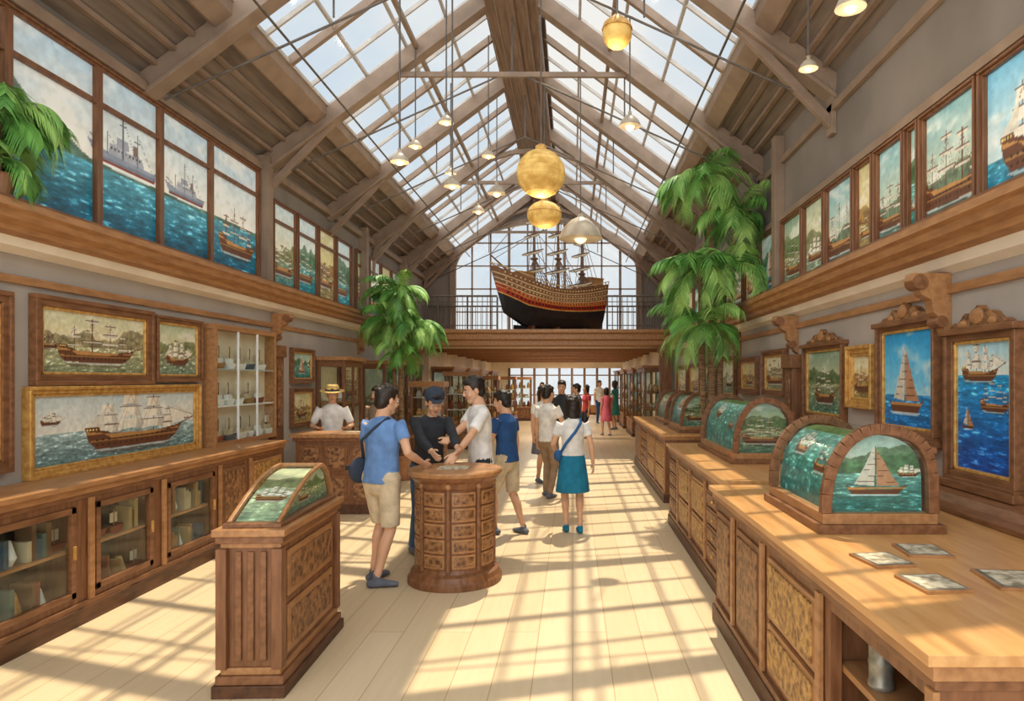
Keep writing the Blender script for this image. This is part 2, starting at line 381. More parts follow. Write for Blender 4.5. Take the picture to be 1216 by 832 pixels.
def painting(name, side, xw, y0, y1, z0, z1, style, fw=.07, fm=None, m=None, crest=False, liner=True, res=.012, transom=0, mull=()):
    """side -1: on left wall (faces +X), +1: right wall (faces -X); xw wall surface"""
    SEED[0] += 7; s = -side; fm = fm or WOOD
    e = empty(name, (xw, (y0 + y1) / 2, z0))
    inv = Matrix.Translation(-e.location)
    b = B('frame', inv)
    d = .05
    for (ya, yb, za, zb) in ((y0, y1, z1 - fw, z1), (y0, y1, z0, z0 + fw), (y0, y0 + fw, z0 + fw, z1 - fw), (y1 - fw, y1, z0 + fw, z1 - fw)):
        b.box(xw, xw + s * d, ya, yb, za, zb, fm)
    e1 = fw * .35
    for (ya, yb, za, zb) in ((y0 - .01, y1 + .01, z1 - e1, z1 + .01), (y0 - .01, y1 + .01, z0 - .01, z0 + e1), (y0 - .01, y0 + e1, z0 + e1, z1 - e1), (y1 - e1, y1 + .01, z0 + e1, z1 - e1)):
        b.box(xw, xw + s * (d + .02), ya, yb, za, zb, fm)
    if transom: b.box(xw, xw + s * (d + .01), y0 + fw, y1 - fw, transom - .02, transom + .02, fm)
    for ym in mull: b.box(xw, xw + s * (d + .015), ym - .035, ym + .035, z0 + fw, z1 - fw, fm)
    if liner:
        l = .022; q = fw
        for (ya, yb, za, zb) in ((y0 + q, y1 - q, z1 - q - l, z1 - q), (y0 + q, y1 - q, z0 + q, z0 + q + l), (y0 + q, y0 + q + l, z0 + q, z1 - q), (y1 - q - l, y1 - q, z0 + q, z1 - q)):
            b.box(xw, xw + s * .04, ya, yb, za, zb, GOLD)
    if crest:
        yc = (y0 + y1) / 2; hw = (y1 - y0) * .42
        pr = []
        for k in range(25):
            t = -1 + 2 * k / 24
            pr.append((yc + t * hw, z1 + .005 + .13 * (1 - abs(t)) ** .7 * (.8 + .2 * math.cos(t * 14)) + .015))
        b.prism([(yc + hw, z1), (yc - hw, z1)] + pr, xw, xw + s * .06, CARV, 'x')
        b.ball((xw + s * .06, yc, z1 + .08), (.02, .07, .05), WOODM)
        for k in (-.5, .5): b.ball((xw + s * .05, yc + k * hw, z1 + .04), (.02, .05, .03), WOODM)
        b.box(xw, xw + s * .09, y0 - .03, y1 + .03, z1 - .02, z1 + .02, WOOD)
        b.box(xw, xw + s * .09, y0 - .03, y1 + .03, z0 - .05, z0, WOOD)
    b.done(bevel=.005, parent=e)
    y0i, y1i, z0i, z1i = y0 + fw, y1 - fw, z0 + fw, z1 - fw
    xx = xw + s * .018
    if side < 0: pos = lambda u, v: inv @ V((xx, y0i + u * (y1i - y0i), z0i + v * (z1i - z0i)))
    else: pos = lambda u, v: inv @ V((xx, y1i - u * (y1i - y0i), z0i + v * (z1i - z0i)))
    canvas('canvas', style, pos, y1i - y0i, z1i - z0i, res, SEED[0], m, e)
    return e

# ------------------------------------------------------------------ room constants
XL, XR = -4.1, 2.5          # lower wall faces
XUL, XUR = -4.2, 2.56       # upper wall faces
RX, RZ = -.82, 7.32         # ridge
SL = .75
ZE_L = RZ - SL * (RX - XUL); ZE_R = RZ - SL * (XUR - RX)
YB = 19.0; YF = -1.0; BR0, BR1 = 16.6, 19.0
def rz(x): return RZ - SL * abs(x - RX)

B('floor').box(-6, 5, YF, 35, -.12, 0, FLOOR).done()
w = B('wall_left'); w.box(XL - .3, XL, YF, YB + .2, 0, 2.72, WALLM); w.box(XL - .3, XUL, YF, YB + .2, 2.72, ZE_L + .05, WALLU); w.done()
w = B('wall_right'); w.box(XR, XR + .3, YF, YB + .2, 0, 2.56, WALLM); w.box(XUR, XR + .3, YF, YB + .2, 2.56, ZE_R + .05, WALLU); w.done()
def cornice(name, xw, s, zt, pr, y0, y1):
    b = B(name)
    P = [(0, 0), (pr, 0), (pr, -.05), (pr - .03, -.07), (pr - .04, -.12), (pr - .09, -.15), (pr - .10, -.19), (pr - .16, -.21), (0, -.21)]
    b.prism([(xw + s * a, zt + z) for a, z in P], y0, y1, WOODM)
    b.prism([(xw, zt - .21), (xw + s * (pr - .17), zt - .21), (xw + s * (pr - .2), zt - .27), (xw, zt - .33)], y0, y1, CREAM)
    b.box(xw, xw + s * (pr - .02), y0, y1, zt, zt + .025, WOOD)
    return b.done()
cornice('trim_1', XUL, 1, 3.02, .42, YF, BR0 - .17)
cornice('trim_2', XUR, -1, 2.80, .34, YF, BR0 - .17)
B('trim_3').box(XL, XL + .03, YF, BR0 - .2, 2.50, 2.56, WOODM).done(.004)
B('trim_4').box(XR - .03, XR, YF, BR0 - .2, 2.36, 2.42, WOODM).done(.004)
B('baseboard_left').box(XL, XL + .03, YF, 33, 0, .2, WOOD).done(.004)
B('baseboard_right').box(XR - .03, XR, YF, 33, 0, .2, WOOD).done(.004)
b = B('trim_6')
b.box(XUL, XUL + .09, YF, YB, 4.58, 4.68, BEAM); b.box(XUL, XUL + .06, YF, YB, 3.045, 3.09, WOOD)
for y in (3.84, 9.02, 13.3, 16.4): b.box(XUL, XUL + .16, y - .08, y + .08, 3.05, 4.78, BEAM)
b.done(.005)
b = B('trim_7')
b.box(XUR - .07, XUR, YF, YB, 3.70, 3.77, BEAM); b.box(XUR - .05, XUR, YF, YB, 4.4, 4.48, BEAM)
for y in (8.2, 12.5, 16.4): b.box(XUR - .12, XUR, y - .07, y + .07, 2.83, 4.74, BEAM)
b.done(.005)

# ------------------------------------------------------------------ roof
TR = [1.6, 4.1, 6.6, 9.1, 11.6, 14.1, 16.6, 18.85]
RY0 = 1.0
XSL, XSR = -3.38, 1.85      # skylight lower edges
HR = .42                    # half width of ridge beam
c = B('ceiling')
for (xa, xb) in ((XUL - .12, XSL), (XUR + .12, XSR)):
    pr = [(xa, rz(xa)), (xb, rz(xb)), (xb, rz(xb) + .14), (xa, rz(xa) + .14)]
    c.prism(pr, RY0, YB + .2, SOFF)
for (xa, xb) in ((RX - HR, RX), (RX, RX + HR)):
    c.prism([(xa, rz(xa)), (xb, rz(xb)), (xb, rz(xb) + .12), (xa, rz(xa) + .12)], RY0, YB + .2, SOFF)
for xx in np.linspace(XUL + .15, XSL - .12, 4): c.beam((xx, RY0, rz(xx) - .03), (xx, YB, rz(xx) - .03), .05, .05, BEAM)
for xx in np.linspace(XUR - .12, XSR + .12, 4): c.beam((xx, RY0, rz(xx) - .03), (xx, YB, rz(xx) - .03), .05, .05, BEAM)
c.done()
rb = B('ridge_beam')
rb.prism([(RX - .36, RZ - .52), (RX + .36, RZ - .52), (RX + .36, RZ - .30), (RX + .12, RZ - .12), (RX - .12, RZ - .12), (RX - .36, RZ - .30)], RY0, YB, RIDGE)
rb.box(RX - .22, RX + .22, RY0, YB, RZ - .58, RZ - .52, RIDGE); rb.box(RX - .05, RX + .05, RY0, YB, RZ - .64, RZ - .58, RIDGE)
for xx in (-.34, -.2, .2, .34): rb.box(RX + xx - .012, RX + xx + .012, RY0, YB, RZ - .535 - (.06 if abs(xx) < .3 else 0), RZ - .5, BEAM)
rb.done(.01)
pu = B('roof_purlin')
for xx, w_ in ((XSL, .2), (XSR, .2)):
    pu.prism([(xx - .08, rz(xx - .08) - .13), (xx + .08, rz(xx + .08) - .13), (xx + .08, rz(xx + .08) + .03), (xx - .08, rz(xx - .08) + .03)], RY0, YB, BEAM)
for xx in (-2.1, .5):
    pu.beam((xx, RY0, rz(xx) - .10), (xx, YB, rz(xx) - .10), .05, .08, BEAM)
pu.done(.006)
for i, y in enumerate(TR):
    b = B('roof_truss')
    for sx, xe in ((-1, XUL), (1, XUR)):
        ze = rz(xe)
        b.beam((xe, y, ze - .13), (RX, y, RZ - .13), .13, .20, BEAM)
        b.beam((xe, y, ze - .25), (RX, y, RZ - .25), .19, .04, BEAM)
        xq = xe - sx * .95
        if not (sx < 0 and i == 2): b.beam((xe - sx * .02, y, ze - .50), (xq, y, rz(xq) - .24), .07, .09, BEAM)
        b.box(xe, xe - sx * .05, y - .07, y + .07, ze - (.60 if sx > 0 else .24), ze - .1, BEAM)
        if i >= 5:
            pts = []
            for k in range(13):
                t = k / 12; a = t * math.pi / 2
                px = xe + (RX - xe) * (1 - math.cos(a)); pz = (ze - .9) + math.sin(a) * (RZ - .75 - ze + .9)
                pts.append((px, y, min(pz, rz(px) - .26)))
            for k in range(12): b.beam(pts[k], pts[k + 1], .08, .09, BEAM)
        b.tube([(xe - sx * .2, y, ze - .25), (RX, y, RZ - 1.35)], .014, IRON, 6)
        xm = xe + (RX - xe) * .55
        b.tube([(xm, y, rz(xm) - .22), (xm, y, ze - .25 + (RZ - 1.35 - ze + .25) * .56)], .012, IRON, 6)
    xa, xb = -2.35, .72
    if i % 2: b.beam((xa, y, rz(xa) - .26), (xb, y, rz(xb) - .26), .05, .07, BEAM)
    b.tube([(RX, y, RZ - .4), (RX, y, RZ - 1.38)], .014, IRON, 6)
    b.done(.006)
gi = 1
for side, xa, xb in ((-1, XSL + .08, RX - .36), (1, XSR - .08, RX + .36)):
    e = B('window_%d' % gi); gi += 1
    for j in range(len(TR) - 1):
        y0, y1 = max(TR[j], RY0), TR[j + 1]
        for k in range(0, 4):
            y = y0 + (y1 - y0) * k / 4
            e.beam((xa, y, rz(xa) + .03), (xb, y, rz(xb) + .03), .03 if k != 2 else .07, .05 if k != 2 else .09, BAR if k != 2 else BEAM)
    for k in range(5):
        x = xa + (xb - xa) * k / 4
        e.beam((x, RY0, rz(x) + .03), (x, YB, rz(x) + .03), .035, .045, BAR)
    e.add([(xa, RY0, rz(xa) + .05), (xb, RY0, rz(xb) + .05), (xb, YB, rz(xb) + .05), (xa, YB, rz(xa) + .05)], [(0, 1, 2, 3)], SKYG)
    e.done()
tr = B('tie_rod')
tr.tube([(-2.9, RY0, 5.25), (-2.9, YB, 5.25)], .014, IRON, 6); tr.tube([(1.5, RY0, 5.1), (1.5, YB, 5.1)], .014, IRON, 6)
tr.done()

# ------------------------------------------------------------------ back gable wall with arch window
AX, AW, AZ0, AZ1, AH = -.75, 2.62, 3.05, 4.85, 1.42
def arch(x):
    t = (x - AX) / AW
    return AZ1 + AH * math.sqrt(max(0, 1 - t * t)) if abs(t) < 1 else AZ0
g = B('wall_back')
xs = sorted(set([XUL - .1, XUR + .1, RX] + list(np.linspace(AX - AW, AX + AW, 41))))
for i in range(len(xs) - 1):
    a, b_ = xs[i], xs[i + 1]; mid = (a + b_) / 2
    if abs(mid - AX) < AW:
        za, zb = (arch(a) if abs(a - AX) < AW - 1e-4 else AZ1), (arch(b_) if abs(b_ - AX) < AW - 1e-4 else AZ1)
    else: za = zb = 2.9
    g.prism([(a, za), (b_, zb), (b_, rz(b_) + .05), (a, rz(a) + .05)], YB, YB + .2, WALLU)
g.box(AX - AW, AX + AW, YB, YB + .2, 2.9, AZ0, WALLU)
g.done()
wa = B('window_%d' % gi); gi += 1
pts = [(AX - AW, YB, AZ0)] + [(AX - AW * math.cos(t), YB, AZ1 + AH * math.sin(t)) for t in np.linspace(0, math.pi, 33)] + [(AX + AW, YB, AZ0)]
for i in range(len(pts) - 1): wa.beam(pts[i], pts[i + 1], .16, .14, BEAM, (0, 1, 0))
for k in range(1, 10):
    x = AX - AW + 2 * AW * k / 10
    wa.beam((x, YB + .08, AZ0), (x, YB + .08, arch(x)), .045 if k % 3 else .07, .05, BEAM, (0, 1, 0))
for z in (3.7, 4.35, 5.0, 5.65):
    hw = AW if z < AZ1 else AW * math.sqrt(max(0, 1 - ((z - AZ1) / AH) ** 2))
    wa.beam((AX - hw, YB + .08, z), (AX + hw, YB + .08, z), .05, .035, BEAM)
wa.add([(AX - AW, YB + .12, AZ0), (AX + AW, YB + .12, AZ0), (AX + AW, YB + .12, AZ1)] + [(AX + AW * math.cos(t), YB + .12, AZ1 + AH * math.sin(t)) for t in np.linspace(0, math.pi, 17)][1:], [tuple(range(19))], SKYG)
wa.done()
# ------------------------------------------------------------------ bridge & railing
b = B('mezzanine_bridge')
b.box(XL + .005, XR - .005, BR0, BR1 - .02, 2.66, 2.98, CREAM)
b.prism([(BR0 - .16, 3.02), (BR0 - .16, 2.94), (BR0 - .10, 2.90), (BR0 - .10, 2.78), (BR0 - .04, 2.74), (BR0 - .04, 2.64), (BR0, 2.60), (BR0 + .2, 2.60), (BR0 + .2, 3.02)], XL + .005, XR - .005, WOODM, 'x')
b.box(XL + .005, XR - .005, BR0 + .2, BR1 - .02, 2.98, 3.02, WOODM)
for x in (XL + .22, XR - .22):
    b.box(x - .14, x + .14, BR0 - .1, BR0 + .1, 0, 2.62, WOODV); b.box(x - .18, x + .18, BR0 - .14, BR0 + .14, 0, .25, WOODV); b.box(x - .18, x + .18, BR0 - .14, BR0 + .14, 2.45, 2.62, WOODV)
b.done(.008)
for (xa, xb) in ((XL + .05, -1.85), (.85, XR - .05)):
    r = B('railing'); yy = BR0 - .05
    n = int((xb - xa) / .12)
    for k in range(n + 1):
        x = xa + (xb - xa) * k / n
        r.tube([(x, yy, 3.02), (x, yy, 3.82)], .022 if k % 6 == 0 else .008, IRON, 6)
    for z, q in ((3.84, .028), (3.7, .012), (3.12, .014)): r.tube([(xa, yy, z), (xb, yy, z)], q, IRON, 6)
    r.done()
r = B('balustrade'); yy = BR1 - .12
for k in range(45):
    x = XL + .05 + (XR - XL - .1) * k / 44; r.tube([(x, yy, 3.02), (x, yy, 3.82)], .008, IRON, 6)
r.tube([(XL + .05, yy, 3.84), (XR - .05, yy, 3.84)], .025, IRON, 6); r.done()

# ------------------------------------------------------------------ ground floor passage beyond bridge
YP = 34
p = B('wall_passage_left'); p.box(XL - .3, XL, YB + .2, YP, 0, 2.72, CREAM); p.done()
p = B('wall_passage_right'); p.box(XR, XR + .3, YB + .2, YP, 0, 2.72, CREAM); p.done()
p = B('ceiling_passage'); p.box(XL - .3, XR + .3, YB, YP + .3, 2.72, 2.88, CREAM)
for y in np.arange(20, 34, 2): p.box(XL, XR, y, y + .15, 2.6, 2.72, WOODM)
p.done()
p = B('wall_end'); p.box(XL - .3, XR + .3, YP, YP + .2, 2.35, 2.72, CREAM); p.box(XL - .3, XL + .9, YP, YP + .2, 0, 2.35, CREAM); p.done()
p = B('window_%d' % gi); gi += 1
for x in np.linspace(XL + .9, XR, 10): p.box(x - .06, x + .06, YP, YP + .1, 0, 2.35, BEAM)
for z in (.06, 1.0, 2.0): p.box(XL + .9, XR, YP + .02, YP + .08, z - .03, z + .03, BEAM)
p.box(XL + .9, XR, YP + .02, YP + .06, 0, .5, WOODM)
p.add([(XL + .9, YP + .05, 0), (XR, YP + .05, 0), (XR, YP + .05, 2.35), (XL + .9, YP + .05, 2.35)], [(0, 1, 2, 3)], SKYG)
p.done()
for y in (20.5, 24.5, 28.5, 32):  # glowing panels and area lamps added to brighten the passage; no fixtures seen there
    b = B('passage_fill_panel'); b.box(-1.7, .3, y, y + .3, 2.68, 2.72, WHITE); b.box(-1.65, .25, y + .03, y + .27, 2.67, 2.68, BULB); b.done()
    l = bpy.data.lights.new('passage_fill', 'AREA'); l.shape = 'RECTANGLE'; l.size = 1.9; l.size_y = .25; l.energy = 75; l.color = (1, .9, .75)
    lo = bpy.data.objects.new('passage_fill', l); lo.location = (-.7, y + .15, 2.66); COL.objects.link(lo)

# ------------------------------------------------------------------ cabinets
def cabinet_run(name, xf, xb, s, units, ztop=1.0, topover=.05, topmat=None, plinth=.12):
    y0 = min(u[0] for u in units); y1 = max(u[1] for u in units)
    e = empty(name, (xf, y0, 0)); inv = Matrix.Translation(-e.location)
    b = B('carcass', inv); gl = B('glass_pane', inv); ng = 0
    X = lambda d: xf - s * d      # d = depth behind the front
    b.box(X(-.03), xb, y0 - .02, y1 + .02, 0, plinth, WOODD)
    b.box(X(-.02), xb, y0 - .01, y1 + .01, plinth, plinth + .04, WOOD)
    tm = topmat or WOODL
    b.box(X(-topover), xb, y0 - .05, y1 + .05, ztop - .035, ztop, tm)
    b.box(X(-topover * .5), xb, y0 - .03, y1 + .03, ztop - .085, ztop - .035, WOODM)
    b.box(X(-.012), xb, y0 - .015, y1 + .015, ztop - .12, ztop - .085, WOOD)
    zb, zt = plinth + .04, ztop - .12
    dp = abs(xb - xf)
    b.box(X(-.004), xb, y0 - .006, y0 - .001, zb, zt, WOODV); b.box(X(-.004), xb, y1 + .001, y1 + .006, zb, zt, WOODV)
    b.box(X(.08), X(dp - .08), y0 - .014, y0 - .006, zb + .08, zt - .06, WOOD)
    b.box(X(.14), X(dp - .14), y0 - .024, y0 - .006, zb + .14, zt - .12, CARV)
    for i_, (a, c_, kind) in enumerate(units):
        if i_ + 1 < len(units) and units[i_ + 1][0] > c_ + .001:   # solid stile between units
            b.box(X(.004), X(dp - .01), c_ + .001, units[i_ + 1][0] - .001, zb, zt, WOODV)
        if kind in ('glass', 'niche'):
            b.box(X(dp - .04), xb, a + .002, c_ - .002, zb, zt, DARK if kind == 'glass' else WOOD)
            b.box(X(0.052), X(dp - .04), a + .002, c_ - .002, zb, zb + .02, WOODD)
        else:
            b.box(X(.052), xb, a + .003, c_ - .003, zb, zt, WOODV)
        st = .055
        b.box(X(0), X(.05), a, a + st, zb, zt, WOODV); b.box(X(0), X(.05), c_ - st, c_, zb, zt, WOODV)
        b.box(X(.002), X(.05), a + st, c_ - st, zt - .05, zt, WOODV); b.box(X(.002), X(.05), a + st, c_ - st, zb, zb + .05, WOODV)
        ia, ic, iz0, iz1 = a + st, c_ - st, zb + .05, zt - .05
        b.box(X(-.022), X(.0), a - .022, a + .028, zb + .001, zt - .001, WOODM)
        if kind == 'glass':
            f2 = .045
            for (ya, yb, za, zc) in ((ia, ic, iz1 - f2, iz1), (ia, ic, iz0, iz0 + f2), (ia, ia + f2, iz0, iz1), (ic - f2, ic, iz0, iz1)):
                b.box(X(-.015), X(.02), ya, yb, za, zc, WOOD)
            b.box(X(-.03), X(-.015), ic - f2 * .8, ic - f2 * .3, (iz0 + iz1) / 2 - .05, (iz0 + iz1) / 2 + .05, GOLD)
            zs = iz0 + (iz1 - iz0) * .5
            b.box(X(.055), X(dp - .045), ia, ic, zs - .012, zs + .012, WOODM)
            for zz in (iz0 - .028, zs + .013):
                y = ia + .03
                while y < ic - .08:
                    r_ = random.random()
                    if r_ < .72:
                        w_ = random.uniform(.022, .05); h = random.uniform(.14, .25)
                        b.box(X(.075), X(.075 + random.uniform(.10, .16)), y, y + w_, zz, zz + h, random.choice(BOOKS)); y += w_ + .003
                    elif r_ < .86:
                        w_ = random.uniform(.08, .12); h = random.uniform(.12, .2)
                        b.lathe([(w_ * .25, 0), (w_ * .45, h * .3), (w_ * .3, h * .7), (w_ * .18, h)], (X(.14), y + w_ / 2, zz), random.choice([GOLD, WHITE, BOOKS[2]]), 12); y += w_ + .03
                    else:
                        b.prism([(y, zz + .05), (y + .03, zz), (y + .13, zz), (y + .17, zz + .06)], X(.10), X(.16), BOOKS[3], 'x')
                        b.box(X(.125), X(.135), y + .08, y + .09, zz + .05, zz + .18, WOODM); b.box(X(.128), X(.132), y + .04, y + .13, zz + .08, zz + .16, SAILW); y += .2
            gl.box(X(.004), X(.008), ia + f2, ic - f2, iz0 + f2, iz1 - f2, CGLASS); ng += 1
        elif kind == 'carved':
            zz = [(iz0, iz0 + (iz1 - iz0) * .42), (iz0 + (iz1 - iz0) * .47, iz1)]
            b.box(X(.03), X(.052), ia, ic, iz0, iz1, WOODD)
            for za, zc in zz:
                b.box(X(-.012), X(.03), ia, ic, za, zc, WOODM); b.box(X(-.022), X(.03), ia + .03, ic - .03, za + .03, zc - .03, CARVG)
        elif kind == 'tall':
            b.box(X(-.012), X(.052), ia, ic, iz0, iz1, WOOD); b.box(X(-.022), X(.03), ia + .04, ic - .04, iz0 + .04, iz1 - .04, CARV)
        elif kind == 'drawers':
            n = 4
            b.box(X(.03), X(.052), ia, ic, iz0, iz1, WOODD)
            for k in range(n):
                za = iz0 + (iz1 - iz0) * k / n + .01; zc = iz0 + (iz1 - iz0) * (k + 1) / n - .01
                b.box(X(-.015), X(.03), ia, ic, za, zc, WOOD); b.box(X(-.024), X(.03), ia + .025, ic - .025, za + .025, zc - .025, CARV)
                b.ball((X(-.035), (ia + ic) / 2, (za + zc) / 2), .014, GOLD, 8, 6)
        elif kind == 'niche':
            zs = .60
            b.box(X(.055), X(dp - .045), a + .003, c_ - .003, zs - .03, zs, WOODM)
            b.box(X(.055), X(.3), a + .003, c_ - .003, .36, .39, WOODM)
            for k in range(5):
                b.box(X(.25), X(.30), a + .08 + k * .13, a + .12 + k * .13, zb + .02, zs - .03, WOODD)
    b.done(bevel=.003, parent=e)
    if ng: gl.done(parent=e)
    return e
cabinet_run('wall_cabinet', -3.62, XL + .035, 1,
    [(2.6, 3.7, 'glass'), (3.75, 4.95, 'glass'), (5.05, 5.85, 'glass'), (5.95, 6.85, 'glass'), (6.9, 7.5, 'tall'), (7.55, 8.4, 'carved')], 1.04, topmat=WOODM)
XC = XR - .035
cabinet_run('display_counter', 1.08, XC, -1, [(2.0, 2.88, 'niche'), (2.92, 3.75, 'carved'), (3.8, 4.45, 'tall'), (4.5, 5.05, 'tall')], 1.0)
cabinet_run('display_counter', 1.22, XC, -1, [(5.35, 6.1, 'drawers'), (6.15, 6.9, 'carved'), (6.95, 7.7, 'carved'), (7.75, 8.4, 'drawers')], 1.0)
cabinet_run('display_counter', 1.35, XC, -1, [(9.8, 10.9, 'carved'), (10.95, 12, 'carved'), (12.05, 13.2, 'drawers'), (13.3, 14.4, 'tall')], 1.0)
b = B('trim_5')
for (ya, yb) in ((2.0, 5.08), (5.35, 7.3), (7.7, 8.4), (9.8, 14.4)):
    b.prism([(XR, 1.002), (XR - .26, 1.002), (XR - .26, 1.03), (XR - .18, 1.045), (XR - .15, 1.09), (XR - .06, 1.11), (XR, 1.11)], ya, yb, WOOD)
b.done(.004)
e = empty('reception_desk', (-3.2, 9.2, 0)); inv = Matrix.Translation(-e.location)
b = B('desk_body', inv)
x0, x1, y0, y1 = -3.7, -2.62, 9.0, 9.55
b.box(x0, x1, y0, y1, .1, 1.0, WOODV); b.box(x0 - .03, x1 + .03, y0 - .03, y1 + .03, 0, .12, WOODD)
b.box(x0 - .06, x1 + .06, y0 - .06, y1 + .06, 1.02, 1.07, WOODM); b.box(x0 - .03, x1 + .03, y0 - .03, y1 + .03, .97, 1.02, WOOD)
for k in range(3):
    xa = x0 + .05 + k * .345
    for za, zc in ((.18, .52), (.58, .92)):
        b.box(xa, xa + .3, y0 - .015, y0, za, zc, WOOD); b.box(xa + .04, xa + .26, y0 - .025, y0, za + .04, zc - .04, CARV)
for za, zc in ((.18, .52), (.58, .92)):
    b.box(x1, x1 + .015, y0 + .06, y1 - .06, za, zc, WOOD); b.box(x1, x1 + .025, y0 + .1, y1 - .1, za + .04, zc - .04, CARVG)
b.done(.004, parent=e)
b = B('open_brochure'); b.box(-3.1, -2.85, 9.15, 9.35, 1.07, 1.078, PAPER); b.done()
def vitrine(xw, s, y0, y1, z1, d=.45, name='tall_display_cabinet', sty='relief'):
    e = empty(name, (xw, y0, 0)); inv = Matrix.Translation(-e.location)
    b = B('cabinet_frame', inv); X = lambda k: xw + s * (k + .035)
    b.box(X(0), X(d), y0, y1, 0, .5, WOODV); b.box(X(0), X(d + .03), y0 - .03, y1 + .03, 0, .1, WOODD)
    b.box(X(0), X(d + .03), y0 - .03, y1 + .03, .5, .54, WOODM)
    b.box(X(0), X(d), y0, y1, z1 - .1, z1, WOOD); b.box(X(0), X(d + .05), y0 - .05, y1 + .05, z1, z1 + .06, WOODM)
    for ya in (y0, y1 - .05):
        b.box(X(d - .05), X(d), ya, ya + .05, .54, z1 - .1, WOODV); b.box(X(0), X(.05), ya, ya + .05, .54, z1 - .1, WOODV)
    b.box(X(d - .04), X(d), (y0 + y1) / 2 - .02, (y0 + y1) / 2 + .02, .54, z1 - .1, WOODV)
    for k in range(2): b.box(X(d), X(d + .015), y0 + .06 + k * (y1 - y0) / 2, y0 - .06 + (k + 1) * (y1 - y0) / 2, .16, .44, CARV)
    for z in (.98, 1.42): b.box(X(.02), X(d - .05), y0 + .03, y1 - .03, z, z + .02, WOODM)
    for z in (.54, 1.0, 1.44):
        y = y0 + .12
        while y < y1 - .2:
            w_ = random.uniform(.08, .16); h = random.uniform(.08, .26)
            b.lathe([(w_ * .3, 0), (w_ * .5, h * .3), (w_ * .35, h * .7), (w_ * .2, h)], (X(.22), y + w_ / 2, z), random.choice([GOLD, WHITE, BOOKS[0], BOOKS[2], BOOKS[1]]), 12)
            y += w_ + .12
    b.done(.004, parent=e)
    SEED[0] += 3
    canvas('painted_backdrop', sty, lambda u, v: inv @ V((X(.02), (y0 + u * (y1 - y0)) if s > 0 else (y1 - u * (y1 - y0)), .54 + v * (z1 - .64))), y1 - y0, z1 - .64, .03, SEED[0], PAINTC, e)
    g_ = B('glass_door', inv); g_.box(X(d - .015), X(d - .01), y0 + .05, y1 - .05, .54, z1 - .1, CGLASS)
    g_.box(X(.05), X(d - .05), y0 + .02, y0 + .025, .54, z1 - .1, CGLASS); g_.done(parent=e)
vitrine(XL, 1, 10.7, 11.6, 2.1, sty='warm'); vitrine(XL, 1, 13.0, 14.4, 2.1, sty='relief'); vitrine(XL, 1, 14.8, 16.2, 2.15, sty='teal')
for y in (19.5, 22.5, 25.5, 29): vitrine(XL, 1, y, y + 2.2, 2.1, .6, sty=random.choice(['warm', 'teal', 'harbour']))
for y in (17.5, 21, 24.5, 28): vitrine(XR, -1, y, y + 2.2, 2.1, .6, sty=random.choice(['warm', 'teal', 'oldmap']))
def island(x0, x1, y0, y1, z1):
    b = B('glass_display_cabinet')
    b.box(x0, x1, y0, y1, 0, .55, WOODV); b.box(x0 - .03, x1 + .03, y0 - .03, y1 + .03, 0, .1, WOODD); b.box(x0 - .03, x1 + .03, y0 - .03, y1 + .03, .55, .6, WOODM)
    b.box(x0 - .03, x1 + .03, y0 - .03, y1 + .03, z1 - .12, z1, WOODM)
    for x in (x0, x1 - .05):
        for y in (y0, y1 - .05): b.box(x, x + .05, y, y + .05, .6, z1 - .12, WOODV)
    b.box(x0 + .08, x1 - .08, y0 - .015, y0, .14, .5, CARV); b.box(x1, x1 + .015, y0 + .08, y1 - .08, .14, .5, CARV)
    for z in (1.0, 1.4): b.box(x0 + .03, x1 - .03, y0 + .03, y1 - .03, z, z + .015, WHITE)
    for z in (.6, 1.015, 1.415):
        for k in range(4):
            x = x0 + .13 + k * (x1 - x0 - .26) / 3; h = random.uniform(.12, .3)
            if z + h > z1 - .12: h = max(.05, z1 - .15 - z)
            b.lathe([(.05, 0), (.07, h * .3), (.05, h * .7), (.03, h)], (x, (y0 + y1) / 2, z), random.choice([GOLD, WHITE, BOOKS[0], BOOKS[3]]), 12)
    b.box(x0 + .02, x1 - .02, y0 + .01, y0 + .015, .6, z1 - .12, CGLASS); b.box(x1 - .015, x1 - .01, y0 + .02, y1 - .02, .6, z1 - .12, CGLASS)
    b.done(.004)
island(-3.3, -2.35, 17.3, 17.9, 2.0); island(-3.15, -2.3, 20.6, 21.2, 1.9); island(-2.9, -2.1, 24.5, 25.2, 1.9); island(-2.6, -1.8, 29, 29.8, 1.9)
island(-3.45, -2.75, 14.3, 14.8, 1.75)
b = B('storage_chest'); b.box(1.5, 2.1, 15.0, 15.6, .06, .5, WOODV); b.box(1.46, 2.14, 14.96, 15.64, .5, .56, WOODM); b.box(1.46, 2.14, 14.96, 15.64, 0, .07, WOODD)
b.box(1.485, 1.5, 15.05, 15.55, .12, .44, CARV); b.box(1.56, 2.04, 14.985, 15.0, .12, .44, CARV); b.done(.006)

